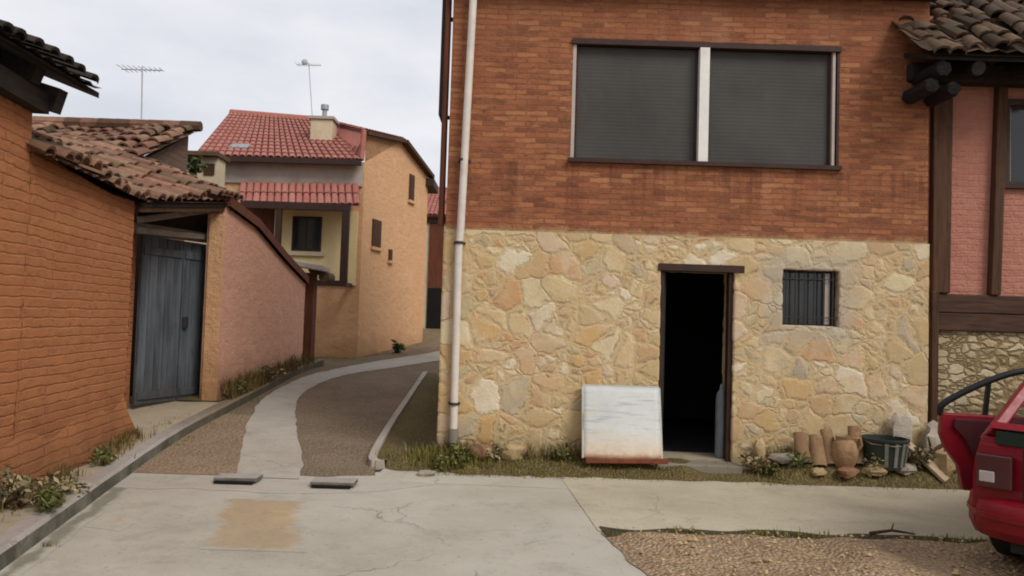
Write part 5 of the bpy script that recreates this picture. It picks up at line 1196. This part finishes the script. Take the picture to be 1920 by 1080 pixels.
for k in range(3800):
    y = rd.uniform(11.0, 15.5); f = rd.random() ** 1.4; x = -4.2 + f * .3; d_ = noise.noise((y * 1.4, 3, 7))
    if d_ < -.15 and rd.random() < .7: continue
    blade(mb, (x, y, H(x, y) + .12 + .22 * (1 - f)), rd.uniform(.05, .22), .007, rd.uniform(0, .1), rd.uniform(0, 6.3), rd.random())
for k in range(1700):
    y = rd.uniform(4.6, 8.7); f = abs(rd.gauss(0, .35)); x = wx(y) + .12 + f * .3
    if noise.noise((y * 1.6, 8, 1)) < -.05: continue
    blade(mb, (x, y, H(x, y) + .1), rd.uniform(.03, .16), .005, rd.uniform(0, .09), rd.uniform(0, 6.3), rd.random())
for k in range(2600):
    x = rd.uniform(-.75, 4.55); y = 8.47 - abs(rd.gauss(0, .09))
    if 1.5 < x < 2.75 or noise.noise((x * 1.5, 1, 6)) < -.1: continue
    blade(mb, (x, y, bankz(x, y)), rd.uniform(.04, .2), .004, rd.uniform(.02, .14), rd.uniform(0, 6.3), rd.random())
tag(mb.build('dry_grass', 'drygrass'), 'brown dry grass along the feet of the walls', 'grass', kind='stuff')
def weed(px, py, Y, w, h, n, mat, lab, grp, seed, z=None, leafr=.03):
    rd = random.Random(seed); g = P(px, py, Y); base = Vector((g.x, Y, (bankz(g.x, Y) if g.x > -.9 and Y < 9 else (H(g.x, Y) + (.12 if g.x < -3 else 0) if py > 500 else g.z)))); mb = MB(); st = MB()
    for s in range(max(5, n // 30)):
        a = rd.uniform(0, 6.3); rr = rd.uniform(0, 1) ** .6; tip = base + Vector((math.cos(a) * rr * w, math.sin(a) * rr * w * .7, h * rd.uniform(.5, 1) * (1.15 - .5 * rr)))
        md = base.lerp(tip, .5) + Vector((0, 0, h * .12)); st.tube([base, md, tip], [.007, .005, .003], 5)
        for k in range(30):
            f = rd.uniform(.25, 1); p = base.lerp(tip, f) + Vector((rd.gauss(0, .035), rd.gauss(0, .035), rd.gauss(0, .03) + h * .1 * math.sin(f * 3))); leafquad(mb, p, leafr * rd.uniform(.5, 1.3), rd, rd.random() ** 1.3)
    t = thing('weed_clump', base, lab, 'weeds', grp); mb.build('leaves', mat, t); st.build('stems', 'timber', t)
weed(40, 905, 5.7, .36, .3, 480, 'dryleaf', 'dark weed clump with pale leaves at the foot of the orange wall, far left', 'weed clumps at the wall feet', 1, None, .035)
weed(130, 880, 6.2, .2, .17, 140, 'dryleaf', 'low dry weeds right of the dark clump under the orange wall', 'weed clumps at the wall feet', 2)
weed(195, 835, 7.3, .16, .16, 120, 'leaf', 'small yellow green weed below the orange wall near the gate', 'weed clumps at the wall feet', 3)
weed(860, 868, 8.25, .2, .17, 160, 'leaf', 'green weed clump at the foot of the downpipe', 'weed clumps at the wall feet', 4)
weed(440, 745, 11.4, .3, .3, 280, 'leaf', 'weeds at the near end of the pink wall by the gate', 'weed clumps at the wall feet', 5)
weed(490, 720, 12.7, .4, .34, 340, 'dryleaf', 'brown weeds midway along the foot of the pink wall', 'weed clumps at the wall feet', 6)
weed(545, 690, 14.3, .4, .3, 300, 'leaf', 'weeds at the far end of the pink wall by the pillar', 'weed clumps at the wall feet', 7)
weed(742, 650, 18.6, .35, .32, 200, 'bush', 'dark green bush at the foot of the ochre house by the lane', 'weed clumps at the wall feet', 8, None, .06)
weed(1450, 866, 8.2, .14, .08, 90, 'leaf', 'low green weed in front of the flat pale stone', 'weed clumps at the wall feet', 9)
weed(360, 335, 13.6, .28, .42, 200, 'bush', 'green plant growing up against the beige shed above the tiles', 'weed clumps at the wall feet', 10, None, .06)
for i, (px, py, Y, w_, h_, n_, m_, lab) in enumerate([
    (1490, 858, 8.2, .2, .14, 150, 'leaf', 'low weeds in front of the leaning roof tiles'),
    (1625, 862, 8.12, .18, .2, 150, 'dryleaf', 'dry weeds between the clay pot and the green tub'),
    (1725, 838, 8.2, .2, .3, 190, 'dryleaf', 'tall dry weeds between the green tub and the corner post'),
    (1800, 850, 8.3, .25, .25, 200, 'dryleaf', 'dry weeds against the rubble base behind the open car door'),
    (1410, 850, 8.3, .1, .16, 90, 'dryleaf', 'small dry weed at the right jamb of the doorway'),
    (930, 858, 8.3, .25, .12, 200, 'dryleaf', 'low yellowish weeds at the wall foot right of the downpipe'),
    (1050, 856, 8.36, .2, .14, 140, 'leaf', 'weeds at the wall foot left of the leaning white sheet'),
    (840, 880, 8.15, .2, .12, 200, 'leaf', 'yellow green weeds at the front corner of the stone building'),
    (75, 925, 5.6, .3, .2, 200, 'leaf', 'dark green weeds in front of the clump at the far left')]):
    weed(px, py, Y, w_, h_, n_, m_, lab, 'weed clumps at the wall feet', 20 + i)
# loose stones in the gravel
mb = MB(); rd = random.Random(9)
for k in range(2600):
    x = rd.uniform(.8, 7); y = rd.uniform(3.2, 5.98); s = rd.uniform(.006, .018) * (2.2 if rd.random() < .04 else 1); z = .008 + max(0, .05 * (.55 + noise.noise((x * 3, y * 3, 5))))
    if x < .85 + (5.95 - y) * .15: continue
    vs = [Vector((x, y, z + s * .3)) + Vector((rd.uniform(-1, 1) * .3 + a, rd.uniform(-1, 1) * .3 + b, rd.uniform(-.3, .3) + c)) * s for a, b, c in ((1, 0, 0), (0, 1, 0), (-1, 0, 0), (0, -1, 0), (0, 0, .8), (0, 0, -.6))]
    mb.mesh(vs, [(0, 1, 4), (1, 2, 4), (2, 3, 4), (3, 0, 4), (1, 0, 5), (2, 1, 5), (3, 2, 5), (0, 3, 5)], rd.random())
tag(mb.build('loose_gravel', 'rock', smooth=False), 'loose pebbles scattered over the reddish gravel patch', 'gravel', kind='stuff')
# sticks on the gravel edge
g = P(1650, 985, 6.1); s_ = MB().tube([(0, 0, 0), (.18, .03, .02), (.34, -.02, .01)], [.014, .011, .006], 7).tube([(.18, .03, .02), (.24, .12, .05)], [.008, .004], 6).build('twig', 'timber', smooth=True); s_.location = (g.x - .1, 6.05, .04)
tag(s_, 'dry forked twig lying at the edge of the gravel left of the car', 'twig')

# ------------------------------------------------------------------ light
w = bpy.data.worlds.new('World'); sc.world = w; w.use_nodes = True; nt = w.node_tree; nt.nodes.clear()
SE, SR = R(42), R(137)
sky = nt.nodes.new('ShaderNodeTexSky'); sky.sky_type = 'NISHITA'; sky.sun_disc = False; sky.sun_elevation = SE; sky.sun_rotation = SR; sky.dust_density = 3; sky.air_density = 1.2
b1 = nt.nodes.new('ShaderNodeBackground'); b1.inputs[1].default_value = .10; nt.links.new(sky.outputs[0], b1.inputs[0])
tc = nt.nodes.new('ShaderNodeTexCoord'); mp = nt.nodes.new('ShaderNodeMapping'); mp.inputs['Scale'].default_value = (1, 1, 2.6); nt.links.new(tc.outputs['Generated'], mp.inputs[0])
nz = nt.nodes.new('ShaderNodeTexNoise'); nz.inputs['Scale'].default_value = 2.6; nz.inputs['Detail'].default_value = 7; nz.inputs['Roughness'].default_value = .55; nt.links.new(mp.outputs[0], nz.inputs[0])
cr = nt.nodes.new('ShaderNodeValToRGB'); nt.links.new(nz.outputs[0], cr.inputs[0])
cr.color_ramp.elements[0].position = .3; cr.color_ramp.elements[0].color = (.58, .61, .68, 1); cr.color_ramp.elements[1].position = .68; cr.color_ramp.elements[1].color = (.82, .82, .85, 1)
b2 = nt.nodes.new('ShaderNodeBackground'); b2.inputs[1].default_value = 1.13; nt.links.new(cr.outputs[0], b2.inputs[0])
nz2 = nt.nodes.new('ShaderNodeTexNoise'); nz2.inputs['Scale'].default_value = 1.7; nz2.inputs['Detail'].default_value = 5; nt.links.new(mp.outputs[0], nz2.inputs[0])
mr = nt.nodes.new('ShaderNodeMapRange'); mr.inputs[1].default_value = .35; mr.inputs[2].default_value = .6; mr.inputs[3].default_value = .72; mr.inputs[4].default_value = 1; nt.links.new(nz2.outputs[0], mr.inputs[0])
mx = nt.nodes.new('ShaderNodeMixShader'); nt.links.new(mr.outputs[0], mx.inputs[0]); nt.links.new(b1.outputs[0], mx.inputs[1]); nt.links.new(b2.outputs[0], mx.inputs[2])
wo = nt.nodes.new('ShaderNodeOutputWorld'); nt.links.new(mx.outputs[0], wo.inputs[0])
su = bpy.data.lights.new('sun', 'SUN'); su.energy = 2.1; su.angle = R(25); su.color = (1, .95, .88); so_ = bpy.data.objects.new('sun', su); col.objects.link(so_)
sd = Vector((math.sin(SR) * math.cos(SE), math.cos(SR) * math.cos(SE), math.sin(SE)))
so_.rotation_euler = sd.to_track_quat('Z', 'Y').to_euler(); so_.location = sd * 20
sc.render.engine = 'CYCLES'; sc.cycles.filter_width = 1.9
sc.view_settings.view_transform = 'Standard'; sc.view_settings.look = 'None'; sc.view_settings.exposure = 0
for o in bpy.data.objects:
    if '_base' in o: del o['_base']
